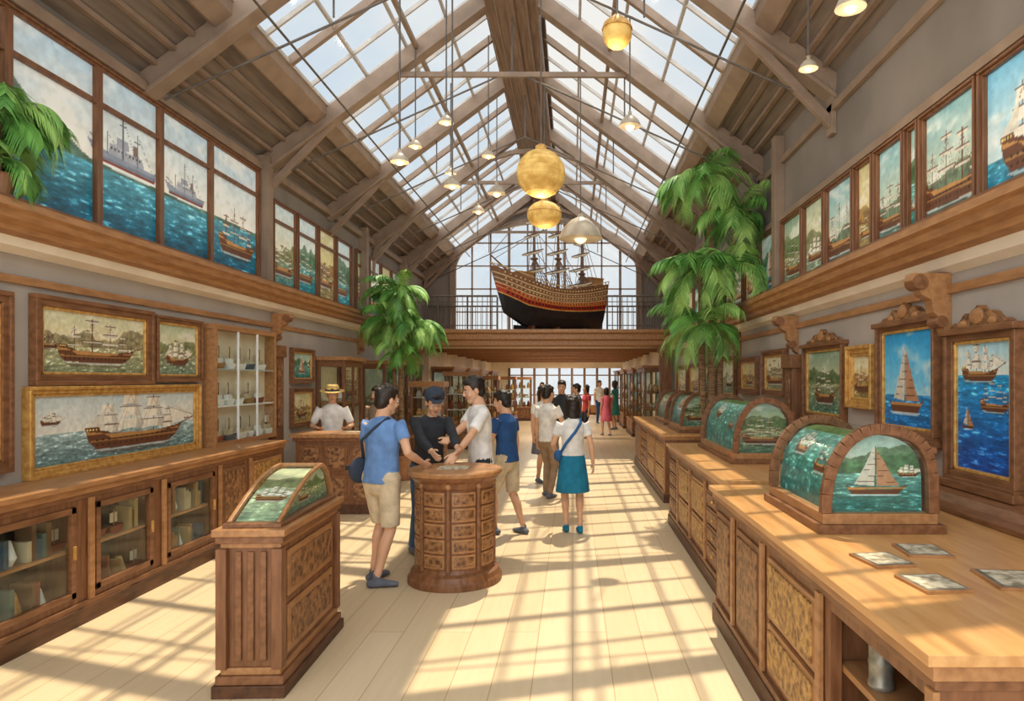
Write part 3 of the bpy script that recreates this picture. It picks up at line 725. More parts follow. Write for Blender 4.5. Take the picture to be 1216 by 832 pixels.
# wall display case (left)
e = empty('wall_display_case', (XL, 7.45, 1.06)); inv = Matrix.Translation(-e.location)
b = B('case_frame', inv); y0, y1, z0, z1 = 7.5, 8.95, 1.06, 2.36; d = .15
b.box(XL, XL + .01, y0, y1, z0, z1, CREAM)
for (ya, yb, za, zb) in ((y0 - .05, y1 + .05, z1, z1 + .06), (y0 - .05, y1 + .05, z0 - .02, z0 + .03), (y0 - .04, y0, z0 + .03, z1), (y1, y1 + .04, z0 + .03, z1)): b.box(XL, XL + d, ya, yb, za, zb, WOODM)
for yy in (7.98, 8.46): b.box(XL + d - .02, XL + d, yy - .012, yy + .012, z0, z1, WHITE)
for z in (1.48, 1.9): b.box(XL + .01, XL + d - .02, y0, y1, z, z + .02, WHITE)
for z in (1.09, 1.5, 1.92):
    y = y0 + .06
    while y < y1 - .2:
        L_ = random.uniform(.16, .28)
        b.prism([(y, z + .06), (y + .04, z), (y + L_ - .05, z), (y + L_, z + .07)], XL + .04, XL + .11, random.choice([WHITE, BOOKS[0], BOOKS[3], BOOKS[4]]), 'x')
        b.box(XL + .05, XL + .10, y + L_ * .25, y + L_ * .75, z + .05, z + .12, random.choice([WHITE, BOOKS[5]]))
        b.box(XL + .07, XL + .08, y + L_ * .5, y + L_ * .5 + .01, z + .1, z + .26, WOODD); b.box(XL + .07, XL + .075, y + L_ * .3, y + L_ * .7, z + .15, z + .24, SAILW)
        y += L_ + .03
b.done(.003, parent=e)
g_ = B('glass_front', inv); g_.box(XL + d - .02, XL + d - .015, y0, y1, z0 + .03, z1, CGLASS); g_.done(parent=e)

# ------------------------------------------------------------------ paintings
PL = XL
painting('framed_ship_painting', -1, PL, 4.05, 4.86, 1.14, 2.42, 'oldmap', .07)
painting('framed_ship_painting', -1, PL, 5.08, 6.50, 1.76, 2.44, 'harbour', .075, res=.008)
painting('framed_ship_painting', -1, PL, 5.02, 7.32, 1.05, 1.735, 'galleon', .05, GOLD, res=.007)
painting('framed_ship_painting', -1, PL, 6.56, 7.36, 1.78, 2.42, 'oldmap', .05)
for (a, c_, z0, z1, st) in ((9.75, 10.55, 1.75, 2.25, 'teal'), (9.75, 10.55, 1.1, 1.66, 'warm'), (11.8, 12.8, 1.3, 2.1, 'harbour')):
    painting('framed_ship_painting', -1, PL, a, c_, z0, z1, st, .05)
PR = XR
painting('framed_ship_painting', 1, PR, 3.72, 4.42, 1.16, 2.10, 'blue', .06, crest=True, res=.006)
painting('framed_ship_painting', 1, PR, 4.56, 5.42, 1.38, 2.22, 'junk', .05, crest=True, res=.007)
painting('framed_ship_painting', 1, PR, 5.52, 6.02, 1.56, 2.08, 'warm', .06, GOLD)
painting('framed_ship_painting', 1, PR, 6.12, 7.15, 1.40, 2.14, 'relief', .05, crest=True)
for (a, c_, z0, z1, st) in ((7.8, 8.7, 1.6, 2.15, 'harbour'), (9.0, 9.9, 1.6, 2.1, 'warm'), (10.2, 11.2, 1.5, 2.15, 'oldmap'), (11.5, 12.6, 1.5, 2.1, 'teal'), (13, 14.2, 1.4, 2.1, 'warm'), (14.5, 15.8, 1.2, 2.1, 'harbour')):
    painting('framed_ship_painting', 1, PR, a, c_, z0, z1, st, .06)
painting('glowing_sea_mural', -1, XUL, 3.94, 8.92, 3.09, 4.56, 'seascape', .035, WOODV, PAINTB, liner=False, transom=4.22, res=.012, mull=(4.95, 5.90, 6.79, 7.74))  # brightness put in by the emissive paint, not by a backlight
painting('glowing_sea_mural', -1, XUL, 2.6, 3.74, 3.09, 4.56, 'mural5', .035, WOODV, PAINTB, liner=False, transom=4.22, res=.02)
y = 9.35
for i in range(8):
    if i == 4: y += .25
    painting('sea_mural', -1, XUL, y, y + .78, 3.09, 4.3, ['mural5', 'mural4', 'warm', 'mural4', 'relief', 'mural5', 'warm', 'teal'][i], .035, WOODV, PAINTB, liner=False, res=.018, transom=4.02); y += .84
ur = [(3.0, 4.15, 'shipR'), (4.2, 4.86, 'brig'), (4.9, 5.08, 'teal'), (5.12, 5.6, 'brig'), (5.65, 6.0, 'warm'), (6.05, 6.7, 'brig'), (6.75, 7.35, 'oldmap'), (7.4, 8.1, 'relief')]
for a, c_, st in ur: painting('sea_mural', 1, XUR, a, c_, 2.83, 3.68, st, .025, WOODV, PAINTB, liner=False, res=.009)
y = 8.32
for i in range(9):
    painting('sea_mural', 1, XUR, y, y + .75, 2.83, 3.68, ['teal', 'warm', 'relief'][i % 3], .03, WOODV, PAINTB, liner=False, res=.02); y += .82

def bracket(xw, s, y, zt, sc=1):
    b = B('scroll_bracket')
    P = [(0, 0), (.26, 0), (.27, -.05), (.22, -.08), (.20, -.14), (.13, -.18), (.12, -.26), (.06, -.31), (.05, -.38), (0, -.42)]
    b.prism([(xw + s * a * sc, zt + z * sc) for a, z in P], y - .05, y + .05, WOODM)
    b.tube([(xw + s * .21 * sc, y - .065, zt - .06), (xw + s * .21 * sc, y + .065, zt - .06)], .05 * sc, WOOD, 14)
    b.tube([(xw + s * .07 * sc, y - .065, zt - .32), (xw + s * .07 * sc, y + .065, zt - .32)], .04 * sc, WOOD, 14)
    b.done(.004)
for y in (9.2, 12.9, 15.6): bracket(XL, 1, y, 2.69)
for y in (4.49, 7.5, 10.05, 12.8): bracket(XR, -1, y, 2.50, 1)
b = B('pilaster'); y = 9.2
b.box(XL, XL + .1, y - .13, y + .13, 0, 2.26, WOODV); b.box(XL, XL + .13, y - .16, y + .16, 2.1, 2.26, WOOD); b.box(XL + .1, XL + .115, y - .07, y + .07, 1.15, 2.0, CARV); b.done(.005)
b = B('pilaster'); b.box(XR - .1, XR, 7.36, 7.64, 1.003, 2.06, WOODV); b.box(XR - .13, XR, 7.33, 7.67, 1.92, 2.07, WOOD); b.box(XR - .115, XR - .1, 7.43, 7.57, 1.2, 1.85, CARV); b.done(.005)

# ------------------------------------------------------------------ barrel display cases
def barrel_case(x0, x1, y0, y1, z0, h, sty1, sty2, res=.012):
    e = empty('glass_barrel_display_case', ((x0 + x1) / 2, y0, z0)); inv = Matrix.Translation(-e.location)
    N = 18; cx = (x0 + x1) / 2; rx = (x1 - x0) / 2 - .02; zb = z0 + .10; hh = h - .12
    def prof(k, rr=0):
        a = math.pi * (1 - k / N); c_ = math.cos(a); sn = max(0, math.sin(a))
        pz = sn ** (.85 if c_ < 0 else .42)
        return (cx + (rx - rr) * c_, zb + (hh - rr) * pz)
    P = [prof(k) for k in range(N + 1)]
    b = B('case_frame', inv)
    b.box(x0 - .03, x1 + .03, y0 - .03, y1 + .03, z0, z0 + .045, WOOD); b.box(x0, x1, y0, y1, z0 + .045, z0 + .10, WOODM)
    for yy in (y0 + .02, y1 - .02):
        for k in range(N): b.beam((P[k][0], yy, P[k][1]), (P[k + 1][0], yy, P[k + 1][1]), .055, .045, WOOD, (0, 1, 0))
    b.beam((P[-1][0], y0, P[-4][1]), (P[-1][0], y1, P[-4][1]), .03, .03, WOOD)
    b.box(x1 - .03, x1, y0 + .045, y1 - .045, z0 + .1, P[-3][1], WOOD)
    b.done(.004, parent=e)
    g_ = B('curved_glass', inv)
    vs = []; fs = []
    for k in range(N + 1): vs += [(P[k][0], y0 + .03, P[k][1]), (P[k][0], y1 - .03, P[k][1])]
    for k in range(N): fs.append((2 * k, 2 * k + 1, 2 * k + 3, 2 * k + 2))
    g_.add(vs, fs, GLASS)
    g_.add([(p_[0], y0 + .02, p_[1]) for p_ in P], [tuple(range(N + 1))], GLASS)
    g_.done(parent=e, smooth=True)
    Q = [prof(k, .035) for k in range(N + 1)]
    def cur(u, v):
        t = v * N * .72; i = min(int(t), N - 1); f = t - i
        return inv @ V((Q[i][0] * (1 - f) + Q[i + 1][0] * f, y1 - .05 - u * (y1 - y0 - .12), Q[i][1] * (1 - f) + Q[i + 1][1] * f))
    canvas('painted_diorama', sty1, cur, y1 - y0, h * 1.1, res, SEED[0], PAINTC, e)
    qx = [q[0] for q in Q]; qz = [q[1] for q in Q]; zm = max(qz)
    def endp(u, v):
        x = qx[0] + u * (qx[-1] - qx[0]); zt = np.interp(x, qx, qz)
        return inv @ V((x, y0 + .06, min(zb + v * (zm - zb), zt)))
    canvas('painted_end_scene', sty2, endp, x1 - x0, h, res * .7, SEED[0] + 2, PAINTC, e)
    SEED[0] += 5
barrel_case(1.30, 1.90, 3.5, 4.45, 1.0, .56, 'chart', 'teal', .008)
barrel_case(1.52, 2.1, 6.35, 8.0, 1.0, .62, 'chart', 'relief')
barrel_case(1.60, 2.15, 10.0, 11.2, 1.0, .6, 'teal', 'relief', .02)
barrel_case(1.60, 2.15, 11.7, 13.0, 1.0, .6, 'relief', 'relief', .02)
for (x, y, a, w_, h_) in ((1.36, 2.96, 8, .15, .2), (1.62, 3.12, -6, .16, .2), (1.40, 2.62, 5, .15, .2), (1.76, 2.66, -8, .2, .24)):
    M = Matrix.Translation((x, y, 1.0)) @ Matrix.Rotation(math.radians(a), 4, 'Z')
    b = B('framed_print', M)
    b.box(-w_ * .62, w_ * .62, -h_ * .55, h_ * .55, 0, .012, WOODM); b.box(-w_ * .56, w_ * .56, -h_ * .49, h_ * .49, .012, .014, STEEL); b.box(-w_ * .50, w_ * .50, -h_ * .44, h_ * .44, .014, .0155, PAPER)
    b.done(.002)
b = B('metal_canister')
b.lathe([(.045, 0), (.05, .01), (.05, .02), (.046, .03), (.046, .09), (.049, .1), (.046, .11), (.046, .17), (.05, .18), (.05, .2), (.044, .205)], (1.20, 2.62, .601), STEEL, 24); b.done(smooth=True)

# ------------------------------------------------------------------ kiosk
e = empty('round_kiosk', (-1.06, 6.08, 0))
b = B('kiosk_body')
b.lathe([(.42, 0), (.42, .05), (.40, .07), (.39, .11), (.35, .13), (.335, .16), (.335, .84), (.35, .86), (.36, .90), (.39, .93), (.40, .95)], (0, 0, 0), WOODV, 48)
b.lathe([(.40, .95), (.42, .96), (.425, .985), (.415, 1.0)], (0, 0, 0), WOODM, 48)
NP = 8
for k in range(NP):
    a0 = 2 * math.pi * (k + .5) / NP
    for j in range(5):
        z = .175 + j * .134
        for (rr, ha, dz, mm) in ((.349, .30, 0, WOODM), (.357, .25, .02, CARV)):
            vs = []; n = 6
            for q in range(n + 1):
                a = a0 - ha + 2 * ha * q / n
                for (r2, z2) in ((.33, z + dz), (rr, z + dz), (rr, z + .118 - dz), (.33, z + .118 - dz)): vs.append((r2 * math.cos(a), r2 * math.sin(a), z2))
            fs = [(4 * q + i, 4 * q + (i + 1) % 4, 4 * q + 4 + (i + 1) % 4, 4 * q + 4 + i) for q in range(n) for i in range(4)] + [(0, 1, 2, 3), (4 * n + 3, 4 * n + 2, 4 * n + 1, 4 * n)]
            b.add(vs, fs, mm)
    a2 = a0 + math.pi / NP
    b.tube([(.345 * math.cos(a2), .345 * math.sin(a2), .14), (.345 * math.cos(a2), .345 * math.sin(a2), .87)], .02, WOOD, 10)
    b.ball((.345 * math.cos(a2), .345 * math.sin(a2), .88), .028, WOODM, 10, 8)
b.done(.003, parent=e, smooth=False)
b = B('information_sheet'); b.box(-.15, .12, -.1, .12, 1.0, 1.004, PAPER); b.done(parent=e)

# ------------------------------------------------------------------ foreground pedestal
M = Matrix.Translation((-1.83, 3.84, 0)) @ Matrix.Rotation(math.radians(2), 4, 'Z')
e = empty('display_pedestal'); e.matrix_world = M
Wd, Ln = .155, 1.0
b = B('pedestal_body')
b.box(-Wd - .05, Wd + .05, -.05, Ln + .05, 0, .07, WOODD); b.box(-Wd - .035, Wd + .035, -.035, Ln + .035, .07, .12, WOOD); b.box(-Wd - .015, Wd + .015, -.015, Ln + .015, .12, .16, WOODM)
b.box(-Wd, Wd, 0, Ln, .16, .86, WOODV)
b.box(-Wd - .015, Wd + .015, -.015, Ln + .015, .84, .87, WOODM); b.box(-Wd - .035, Wd + .035, -.035, Ln + .035, .87, .91, WOOD); b.box(-Wd - .05, Wd + .05, -.05, Ln + .05, .91, .95, WOODM)
for za, zc in ((.2, .48), (.53, .80)):
    b.box(Wd, Wd + .014, .1, Ln - .1, za, zc, WOODM); b.box(Wd, Wd + .024, .15, Ln - .15, za + .04, zc - .04, CARV)
    b.box(-Wd - .014, -Wd, .1, Ln - .1, za, zc, WOODM)
for xx in (-.07, 0, .07): b.box(xx - .018, xx + .018, -.018, 0, .2, .82, WOOD)
for x in (-Wd, Wd):
    for y in (0, Ln): b.box(x - .03, x + .03, y - .03 + (.012 if y else -.012), y + .03, .16, .84, WOODV)
b.done(.005, parent=e)
N = 14
P = [(.03 + .74 * (k / N), .975 + .24 * math.sin(k / N * math.pi / 2)) for k in range(N + 1)] + [(.87, 1.16), (.97, .975)]
b = B('dome_frame'); b.box(-Wd - .01, Wd + .01, 0, Ln, .95, .975, WOOD)
for x in (-Wd + .015, Wd - .015):
    for k in range(len(P) - 1): b.beam((x, P[k][0], P[k][1]), (x, P[k + 1][0], P[k + 1][1]), .022, .022, WOODM)
b.beam((-Wd + .015, P[N][0], P[N][1]), (Wd - .015, P[N][0], P[N][1]), .022, .022, WOODM)
b.done(.003, parent=e)
b = B('dome_glass')
vs = []; fs = []
for p_ in P: vs += [(-Wd + .02, p_[0], p_[1]), (Wd - .02, p_[0], p_[1])]
for k in range(len(P) - 1): fs.append((2 * k, 2 * k + 1, 2 * k + 3, 2 * k + 2))
n_ = len(P); fs.append(tuple(2 * k for k in range(n_))); fs.append(tuple(2 * k + 1 for k in range(n_)))
b.add(vs, fs, GLASS); b.done(parent=e)
py = [p_[0] for p_ in P]; pz = [p_[1] - .012 for p_ in P]
canvas('painted_side_scene', 'relief', lambda u, v: V((Wd - .04, .06 + (Ln - .12) * u, min(.978 + v * .22, float(np.interp(.06 + (Ln - .12) * u, py, pz))))), .9, .24, .007, 9, PAINTC, e)
canvas('painted_relief_map', 'oldmap', lambda u, v: V((-Wd + .03 + u * (2 * Wd - .07), .05 + .80 * v, float(np.interp(.05 + .80 * v, py, pz)) - .012)), .4, .9, .009, 19, PAINTC, e)

# ------------------------------------------------------------------ lamps
def pendant(name, x, y, z, kind, r):
    b = B(name); zt = rz(x) - (.64 if abs(x - RX) < .4 else .1)
    if kind == 'dome':
        b.lathe([(r, 0), (r * .98, r * .12), (r * .8, r * .5), (r * .5, r * .82), (r * .2, r), (r * .16, r * 1.25), (.02, r * 1.35)], (x, y, z), SHADE, 24)
        b.ball((x, y, z + .01), r * .45, BULB); top = z + r * 1.3
    elif kind == 'lantern':
        b.ball((x, y, z), (r, r, r * .98), LANT, 28, 18)
        for k in range(-4, 5):
            t = k / 5; rr = r * math.sqrt(1 - t * t) * 1.002
            b.lathe([(rr, -.003), (rr + .003, 0), (rr, .003)], (x, y, z + t * r * .98), LANT, 28)
        b.lathe([(.07, 0), (.07, .05), (.02, .08)], (x, y, z + r * .96), GOLD, 16); top = z + r + .05
    elif kind == 'flat':
        b.ball((x, y, z), (r, r, r * .78), LANT, 28, 16)
        b.lathe([(r * 1.0, -.006), (r * 1.01, 0), (r * 1.0, .006)], (x, y, z + .03), GOLD, 28)
        b.lathe([(.06, 0), (.06, .04), (.02, .07)], (x, y, z + r * .76), GOLD, 16); top = z + r * .8
    elif kind == 'globe':
        b.ball((x, y, z), r, LANT, 20, 12); b.lathe([(r * 1.05, 0), (r * .9, r * .4), (r * .3, r * .9), (.02, r)], (x, y, z + r * .3), GOLD, 20); top = z + r * 1.2
    elif kind == 'wide':
        b.lathe([(r, 0), (r * .98, r * .1), (r * .8, r * .5), (r * .45, r * .85), (.05, r * 1.0), (.03, r * 1.15)], (x, y, z), SHADE, 28)
        b.ball((x, y, z + .03), r * .3, BULB); top = z + r * 1.1
    b.tube([(x, y, top), (x, y, zt)], .009, IRON, 6)
    b.done(smooth=True)
    if kind != 'small':
        l = bpy.data.lights.new('lamp_light', 'POINT'); l.energy = 6 if kind != 'lantern' else 10; l.color = (1, .82, .55); l.shadow_soft_size = .06
        lo = bpy.data.objects.new('lamp_light', l); lo.location = (x, y, z - r - .12); COL.objects.link(lo)
pendant('paper_lantern', -.39, 8.3, 4.33, 'lantern', .30)
pendant('paper_lantern', -.44, 10.5, 4.36, 'flat', .27)
pendant('pendant_lamp', .12, 10.2, 3.92, 'wide', .33)
pendant('pendant_lamp', .33, 5.0, 4.36, 'globe', .11)
for (x, y, z, r) in ((-1.54, 6.0, 3.73, .085), (-1.25, 7.0, 3.80, .09), (-1.5, 8.0, 4.84, .09), (-2.1, 9.0, 4.9, .09), (-1.25, 10.0, 5.1, .1), (.68, 8.0, 4.8, .13), (1.75, 5.0, 4.1, .07), (1.65, 4.0, 4.0, .09), (-1.35, 12, 5.1, .16), (-1.75, 12.5, 4.9, .12), (-1.9, 10.5, 5.0, .09)):
    pendant('pendant_lamp', x, y, z, 'dome', r)

# ------------------------------------------------------------------ plants
def frond(b, base, az, L_, el, droop, ll, lw, m, clamp=None, n=30):
    p = V(base); a = el; st = L_ / n
    h = V((math.cos(az), math.sin(az), 0)); side = V((-math.sin(az), math.cos(az), 0)); pts = [p.copy()]
    for i in range(n):
        t = h * math.cos(a) + V((0, 0, 1)) * math.sin(a)
        p = p + t * st; pts.append(p.copy()); a -= droop / n * (1 + i / n)
        f = i / n
        if f > .12:
            l = ll * (math.sin(min(1, f * 1.15) * math.pi * .85) * .8 + .35)
            for s in (-1, 1):
                d = (side * s * .8 + t * .65 + V((0, 0, -.30 - .3 * random.random()))).normalized()
                q1 = p + d * l * .5; q2 = p + (d + V((0, 0, -.3))) * l
                wv = t * lw
                vs = [p - wv * .3, p + wv * .3, q1 + wv * .5, q1 - wv * .5, q2]
                if clamp: vs = [clamp(q) for q in vs]
                b.add(vs, [(0, 1, 2, 3), (3, 2, 4)], m)
    if clamp: pts = [clamp(q) for q in pts]
    b.tube(pts, [.010 * (1 - .8 * i / n) for i in range(n + 1)], m, 5)
def crown(b, c, n, L_, ll, lw, clamp=None, lo=-.2, hi=1.25):
    for i in range(n):
        az = 2.399 * i + random.random() * .4
        el = lo + (hi - lo) * random.random()
        frond(b, (c[0], c[1], c[2] + random.uniform(-.06, .06)), az, L_ * random.uniform(.75, 1.1), el, random.uniform(1.0, 1.7), ll, lw, random.choice([LEAF, LEAF2]), clamp)
def planter(b, x, y, r, h):
    b.lathe([(r * .75, 0), (r * .8, .03), (r, h * .85), (r * 1.08, h * .88), (r * 1.08, h), (r * .95, h), (r * .92, h * .9)], (x, y, 0), POT, 28)
    b.lathe([(r * .9, h * .86), (.01, h * .9)], (x, y, 0), SOIL, 20)
cR = lambda q: V((min(q.x, 2.20 if q.z < 2.85 else 2.46), q.y, q.z))
b = B('palm_tree'); x, y = 1.93, 9.12; planter(b, x, y, .26, .45)
b.tube([(x, y, .4), (x - .05, y, 1.6), (x - .02, y, 3.0), (x - .12, y, 4.55)], [.075, .06, .05, .04], BARK, 10)
b.tube([(x + .08, y + .05, .4), (x + .06, y, 1.8), (x + .12, y, 3.0), (x + .3, y - .05, 3.95)], [.055, .045, .04, .03], BARK, 10)
b.tube([(x - .1, y - .05, .4), (x - .16, y, 1.5), (x - .2, y - .05, 2.5), (x - .22, y - .08, 3.3)], [.05, .045, .04, .03], BARK, 10)
for c_, n in (((x - .14, y, 4.52), 26), ((x + .32, y - .05, 3.95), 24), ((x - .28, y - .1, 3.25), 22), ((x + .15, y - .2, 3.3), 14), ((x - .15, y - .1, 2.5), 18)):
    crown(b, c_, n, .80, .28, .020, cR)
b.done()
cL = lambda q: V((max(q.x, -4.05 if q.z > 3.05 else -3.75), q.y, q.z))
b = B('palm_tree'); x, y = -3.05, 12.1; planter(b, x, y, .25, .45)
b.tube([(x, y, .4), (x - .04, y, 1.6), (x, y, 3.2)], [.06, .05, .035], BARK, 10)
b.tube([(x - .08, y, .4), (x - .14, y, 1.6), (x - .2, y, 2.7)], [.045, .04, .03], BARK, 10)
for c_, n in (((x - .1, y, 3.35), 24), ((x - .25, y, 2.85), 22), ((x + .25, y, 2.75), 24), ((x, y, 2.35), 16)):
    crown(b, c_, n, .72, .20, .026, cL)
b.done()
cU = lambda q: V((max(q.x, -4.08), q.y, max(q.z, 3.08 if q.x < -3.8 else 2.9)))
b = B('potted_palm'); x, y = -3.97, 4.66
b.lathe([(.07, 0), (.10, .16), (.11, .17), (.09, .17)], (x, y, 3.045), POT, 20); b.lathe([(.085, .15), (.01, .155)], (x, y, 3.045), SOIL, 16)
b.tube([(x, y, 3.19), (x, y, 3.6)], .02, BARK, 8)
crown(b, (x, y, 3.66), 24, .5, .2, .018, cU); crown(b, (x, y, 3.35), 16, .42, .16, .016, cU)
b.done()

# ------------------------------------------------------------------ model ship
Lh = 3.1
M = Matrix.Translation((-.50, 17.70, 3.02)) @ Matrix.Rotation(math.radians(218), 4, 'Z')
e = empty('sailing_ship_model'); e.matrix_world = M
b = B('hull')
def half(t): return .38 * (1 - max(0, (t - .55) / .45) ** 2.2) ** .8 * (.80 + .2 * min(1, t / .25)) + .012
def sheer(t): return 1.12 + .30 * (2 * t - .95) ** 2 + .32 * max(0, t - .6)
NS = 34; RG = []
lev = [0, .04, .12, .25, .44, .47, .57, .59, .65, .68, .75, .78, .86, .89, 1.0]
for i in range(NS + 1):
    t = i / NS; x = (t - .5) * Lh; hb = half(t); zt = sheer(t); row = []
    for l in lev:
        w_ = hb * min(1, (l * 1.0 + .02) ** .45 * (1.0 - .10 * max(0, l - .6) / .4)) * (1 if l > 0 else .15)
        rake = (.16 * l if t > .5 else -.05 * l) * (abs(2 * t - 1) ** 4) * 2
        row.append((x + rake * 1.2, w_, .1 + (zt - .1) * l + .22 * (1 - l) * max(0, t - .8) / .2 * 1.5))
    RG.append(row)
hm = [BLACK, BLACK, BLACK, BLACK, GOLD, RED, GOLD, RED, TAN, WOOD, TAN, WOOD, TAN, WOOD]
for s in (-1, 1):
    vs = [(p_[0], s * p_[1], p_[2]) for row in RG for p_ in row]; nl = len(lev)
    for j in range(nl - 1):
        fs = [(i * nl + j, (i + 1) * nl + j, (i + 1) * nl + j + 1, i * nl + j + 1) for i in range(NS)]
        b.add(vs, fs, hm[j])
nl = len(lev)
b.add([(p_[0], -p_[1], p_[2]) for p_ in RG[0]] + [(p_[0], p_[1], p_[2]) for p_ in RG[0]][::-1], [tuple(range(2 * nl))], WOODM)
dk = [(r_[-2][0], r_[-2][1], r_[-2][2]) for r_ in RG]
b.add([(p_[0], -p_[1], p_[2]) for p_ in dk] + [(p_[0], p_[1], p_[2]) for p_ in dk], [(i, i + 1, NS + 2 + i, NS + 1 + i) for i in range(NS)], WOODM)
b.box(-Lh / 2 - .02, Lh * .40, -.03, .03, 0, .14, BLACK)
for x in (-.9, 0, .8): b.box(x - .05, x + .05, -.22, .22, 0, .14, WOODD)
for s in (-1, 1):
    for j, mm in ((5, BLACK), (7, GOLD), (9, TAN), (11, TAN), (13, TAN)):
        for i in range(1, NS - 1):
            p_ = [(RG[i][j][k] + RG[i][j + 1][k]) / 2 for k in range(3)]
            b.box(p_[0] - .02, p_[0] + .02, s * p_[1] - .018, s * p_[1] + .018, p_[2] - .022, p_[2] + .022, mm)
for s in (-1, 1):
    for i in range(NS):
        a_ = RG[i][-1]; c_ = RG[i + 1][-1]
        b.beam((a_[0], s * a_[1], a_[2] + .07), (c_[0], s * c_[1], c_[2] + .07), .03, .02, TAN)
        b.box(a_[0] - .008, a_[0] + .008, s * a_[1] - .008, s * a_[1] + .008, a_[2], a_[2] + .07, WOODM)
b.box(-Lh / 2 + .02, -Lh / 2 + .5, -.22, .22, sheer(0) - .2, sheer(0) + .12, WOODM); b.box(-Lh / 2, -Lh / 2 + .52, -.24, .24, sheer(0) + .12, sheer(0) + .145, GOLD)
b.box(.75, 1.2, -.18, .18, sheer(.85) - .15, sheer(.85) + .10, WOODM); b.box(.73, 1.22, -.2, .2, sheer(.85) + .10, sheer(.85) + .12, GOLD)
b.done(parent=e)
b = B('masts_and_rigging')
mast = [(-.95, 2.95), (-.15, 3.55), (.62, 3.4)]
for mx, mh in mast:
    b.tube([(mx, 0, .9), (mx, 0, mh)], [.05, .022], SPAR, 8)
    for k, (fz, yw) in enumerate(((.46, .55), (.60, .48), (.73, .38), (.84, .28), (.93, .18))):
        z = mh * fz
        b.tube([(mx + .05, -yw, z), (mx + .05, 0, z + .01), (mx + .05, yw, z)], [.014, .022, .014], SPAR, 6)
        b.tube([(mx + .07, -yw * .92, z - .03), (mx + .07, -yw * .4, z - .055), (mx + .07, 0, z - .04), (mx + .07, yw * .4, z - .055), (mx + .07, yw * .92, z - .03)], [.014, .030, .022, .030, .014], SAILW, 6)
    b.lathe([(.07, 0), (.11, .03), (.09, .06)], (mx, 0, mh * .54), SPAR, 12)
    for s in (-1, 1):
        for dx in (-.3, -.2, -.1, 0, .1): b.tube([(mx + dx, s * .34, 1.15), (mx, 0, mh * .56)], .010, SPAR, 4)
        for dx in (-.2, .0): b.tube([(mx + dx, s * .34, 1.15), (mx, 0, mh * .93)], .008, SPAR, 4)
        for q in range(1, 8):
            t = q / 9
            b.tube([(mx - .30 * (1 - t), s * .34 * (1 - t), 1.15 + (mh * .56 - 1.15) * t), (mx + .10 * (1 - t), s * .34 * (1 - t), 1.15 + (mh * .56 - 1.15) * t)], .006, SPAR, 4)
b.tube([(Lh / 2 - .25, 0, 1.40), (Lh / 2 + .40, 0, 1.85)], [.035, .016], SPAR, 8)
for a_, c_ in (((Lh / 2 + .38, 0, 1.83), (.62, 0, 3.3)), ((Lh / 2 + .25, 0, 1.75), (.62, 0, 2.5)), ((.62, 0, 3.2), (-.15, 0, 3.4)), ((-.15, 0, 3.4), (-.95, 0, 2.9)), ((-.95, 0, 2.9), (-1.5, 0, 1.5)), ((.62, 0, 2.1), (-.15, 0, 1.4)), ((-.15, 0, 2.3), (-.95, 0, 1.4)), ((.62, 0, 2.6), (-.15, 0, 2.0))):
    b.tube([a_, c_], .009, SPAR, 4)
b.done(parent=e)

# ------------------------------------------------------------------ people
def remesh(parts, voxel, smooth=4, name='tmp'):
    vs = []; fs = []; lab = []
    for pv, pf, l in parts:
        o = len(vs); vs += [tuple(p) for p in pv]
        for f in pf: fs.append(tuple(i + o for i in f)); lab.append(l)
    me = bpy.data.meshes.new('tmp'); me.from_pydata(vs, [], fs)
    bm = bmesh.new(); bm.from_mesh(me)
    bmesh.ops.recalc_face_normals(bm, faces=bm.faces); bm.to_mesh(me); bm.free()
    ob = bpy.data.objects.new('tmp', me); COL.objects.link(ob)
    r_ = ob.modifiers.new('r', 'REMESH'); r_.mode = 'VOXEL'; r_.voxel_size = voxel; r_.adaptivity = 0
    if smooth:
        sm = ob.modifiers.new('s', 'SMOOTH'); sm.factor = .5; sm.iterations = smooth
    dg = bpy.context.evaluated_depsgraph_get(); dg.update()
    out = bpy.data.meshes.new_from_object(ob.evaluated_get(dg))
    bvh = BVHTree.FromPolygons([V(p) for p in vs], fs)
    V2 = [tuple(p.co) for p in out.vertices]; F2 = [tuple(p.vertices) for p in out.polygons]; L2 = []
    for p in out.polygons:
        loc, nr, idx, d = bvh.find_nearest(p.center); L2.append(lab[idx] if idx is not None else lab[0])
    bpy.data.objects.remove(ob); bpy.data.meshes.remove(me); bpy.data.meshes.remove(out)
    return V2, F2, L2
